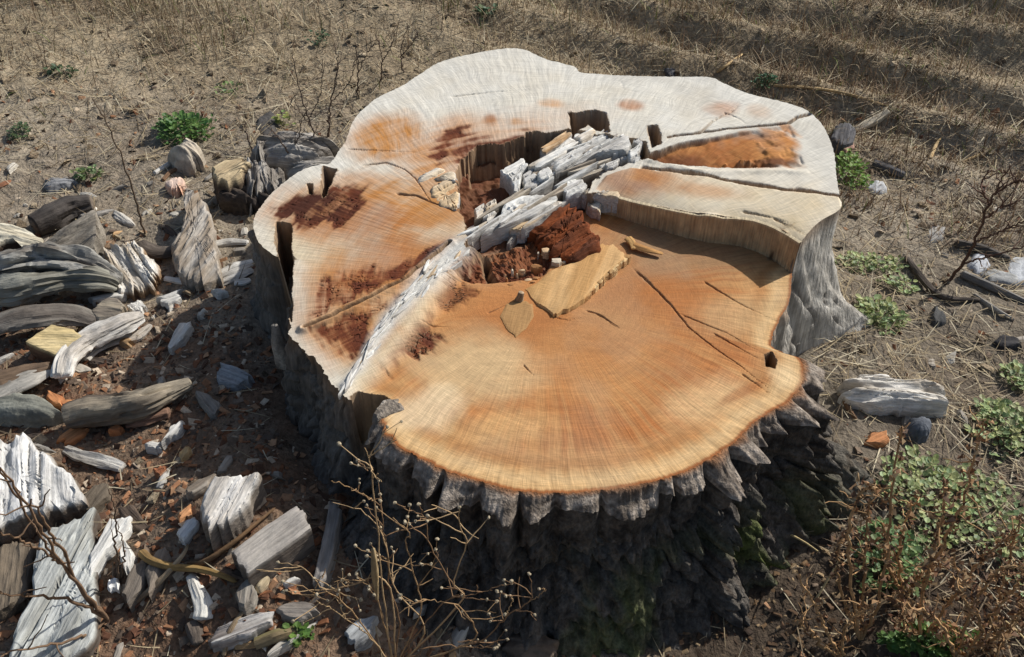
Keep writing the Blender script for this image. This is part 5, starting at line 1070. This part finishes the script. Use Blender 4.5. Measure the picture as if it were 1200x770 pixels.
# --- green plants
def green_plant(name, label, px, rx, ry, n, size, col, h=.05, cat='plant', group=None):
    c0 = root_at(px); ex = abs(root_at((px[0] + rx, px[1]))[0] - c0[0]); ey = abs(root_at((px[0], px[1] - ry))[1] - c0[1]); e_ = link(name, None, loc=c0); tag(e_, label, cat, group)
    a = rng.uniform(0, 6.28, n); r = np.sqrt(rng.random(n)) * (1 + .25 * vn(np.cos(a) * 2 + px[0], np.sin(a) * 2, seed=420)); x = c0[0] + np.cos(a) * r * ex; y = c0[1] + np.sin(a) * r * ey
    x = x + .15 * ex * rng.normal(0, 1, n); z = gz(x, y) + h * rng.uniform(.25, 1, n) * (1 - .55 * r ** 2); keep = ~near_rim(x, y, 1.02); x, y, z, r, a = x[keep], y[keep], z[keep], r[keep], a[keep]; n = len(x)
    az = a + rng.normal(0, 1.0, n); pit_ = rng.normal(.25, .35, n); s_ = size * rng.uniform(.5, 1.2, n)
    lf = np.array([[0,0,0],[.35,-.42,.06],[.8,-.36,.05],[1.05,0,-.05],[.8,.36,.05],[.35,.42,.06],[.55,0,-.06]])
    Lc = lf[None] * s_[:, None, None]; xx = Lc[..., 0] * np.cos(pit_)[:, None] - Lc[..., 2] * np.sin(pit_)[:, None]; zz = Lc[..., 0] * np.sin(pit_)[:, None] + Lc[..., 2]; yy = Lc[..., 1]
    Vv = np.stack([x[:, None] + xx * np.cos(az)[:, None] - yy * np.sin(az)[:, None], y[:, None] + xx * np.sin(az)[:, None] + yy * np.cos(az)[:, None], z[:, None] + zz], -1)
    f = np.array([[0,1,6],[1,2,6],[2,3,6],[3,4,6],[4,5,6],[5,0,6]]); tr = (f[None] + (np.arange(n) * 7)[:, None, None]).reshape(-1, 3)
    c = np.asarray(col) * rng.uniform(.65, 1.3, (n, 1)) * np.c_[rng.uniform(.85, 1.2, n), np.ones(n), rng.uniform(.8, 1.1, n)]
    lo_ = link('foliage', mesh_np('foliage', local(Vv.reshape(-1, 3), c0), tris=tr, col=np.repeat(c, 7, 0), smooth=False), M_LEAF, e_); lo_['kind'] = 'stuff'
    sel = np.arange(0, n, 3); paths = [(wiggle((x[i] * .7 + c0[0] * .3, y[i] * .7 + c0[1] * .3, float(gz(x[i] * .7 + c0[0] * .3, y[i] * .7 + c0[1] * .3)) - .004), (x[i], y[i], z[i]), 4, .002), .0008, .0006) for i in sel]
    st_ = tube_part('stems', paths, np.asarray(col) * .8, e_, c0, 3); st_['kind'] = 'stuff'
G1, G2, G3, G4 = srgb(98,132,72), srgb(156,170,118), srgb(88,108,76), srgb(118,134,88)
for nm, lb, px, rx, ry, n_, sz, co, hh in (('green_plant', 'bright green leafy plant behind the pyramid stone', (218,158), 30, 11, 330, .015, G1, .055), ('green_plant', 'small faded green weed on bare soil', (105,208), 16, 6, 60, .014, G4, .03),
        ('green_plant', 'dark green weed at the edge of the stubble', (26,158), 14, 7, 80, .011, G3, .03), ('green_plant', 'yellow green sprout on the root mass', (332,146), 8, 5, 24, .016, srgb(146,160,90), .04), ('clover_patch', 'grassy green clump at the far side of the stump', (996,206), 15, 24, 260, .012, srgb(120,150,70), .05),
        ('clover_patch', 'pale clover patch beside the bare trunk', (1020,312), 34, 10, 190, .012, G2, .025), ('clover_patch', 'pale green clover behind the bleached log', (1030,372), 26, 18, 260, .014, G2, .03), ('clover_patch', 'small pale clover near the dark stone', (1054,336), 18, 8, 90, .012, G2, .025),
        ('clover_patch', 'wide clover patch under the dead plants', (1090,580), 46, 42, 480, .013, G2, .035), ('clover_patch', 'clover growing at the foot of the dead plant', (1045,655), 36, 40, 400, .013, srgb(116,142,92), .045), ('green_plant', 'broad leaved green plant under the sprawling dead plant', (1085,756), 46, 16, 260, .017, srgb(104,138,74), .04),
        ('clover_patch', 'clover patch by the field edge', (1175,500), 32, 28, 320, .013, G2, .03), ('clover_patch', 'lone clover tuft below the field edge', (1190,445), 14, 14, 90, .013, G2, .03), ('green_plant', 'blue green weed by the far rim', (896,101), 14, 4, 70, .011, srgb(88,122,88), .04),
        ('green_plant', 'dark green weed among dead stems', (374,48), 12, 5, 50, .012, srgb(84,106,80), .035), ('grass_sprig', 'green sprig by the green tipped stick', (350,748), 14, 12, 60, .012, srgb(104,134,66), .03), ('green_plant', 'tiny green weed in the stubble', (75,88), 16, 5, 40, .016, G3, .03), ('green_plant', 'green weed on the far stubble', (570,20), 12, 4, 40, .018, G3, .03),
        ('clover_patch', 'thin clover beside the tall dead plant', (1165,610), 36, 60, 260, .012, G2, .03), ('green_plant', 'little pale weed beyond the bright green plant', (270,108), 14, 8, 40, .012, G4, .03)):
    green_plant(nm, lb, px, rx, ry, n_, sz, co, hh, 'clover' if 'clover' in nm else 'plant')
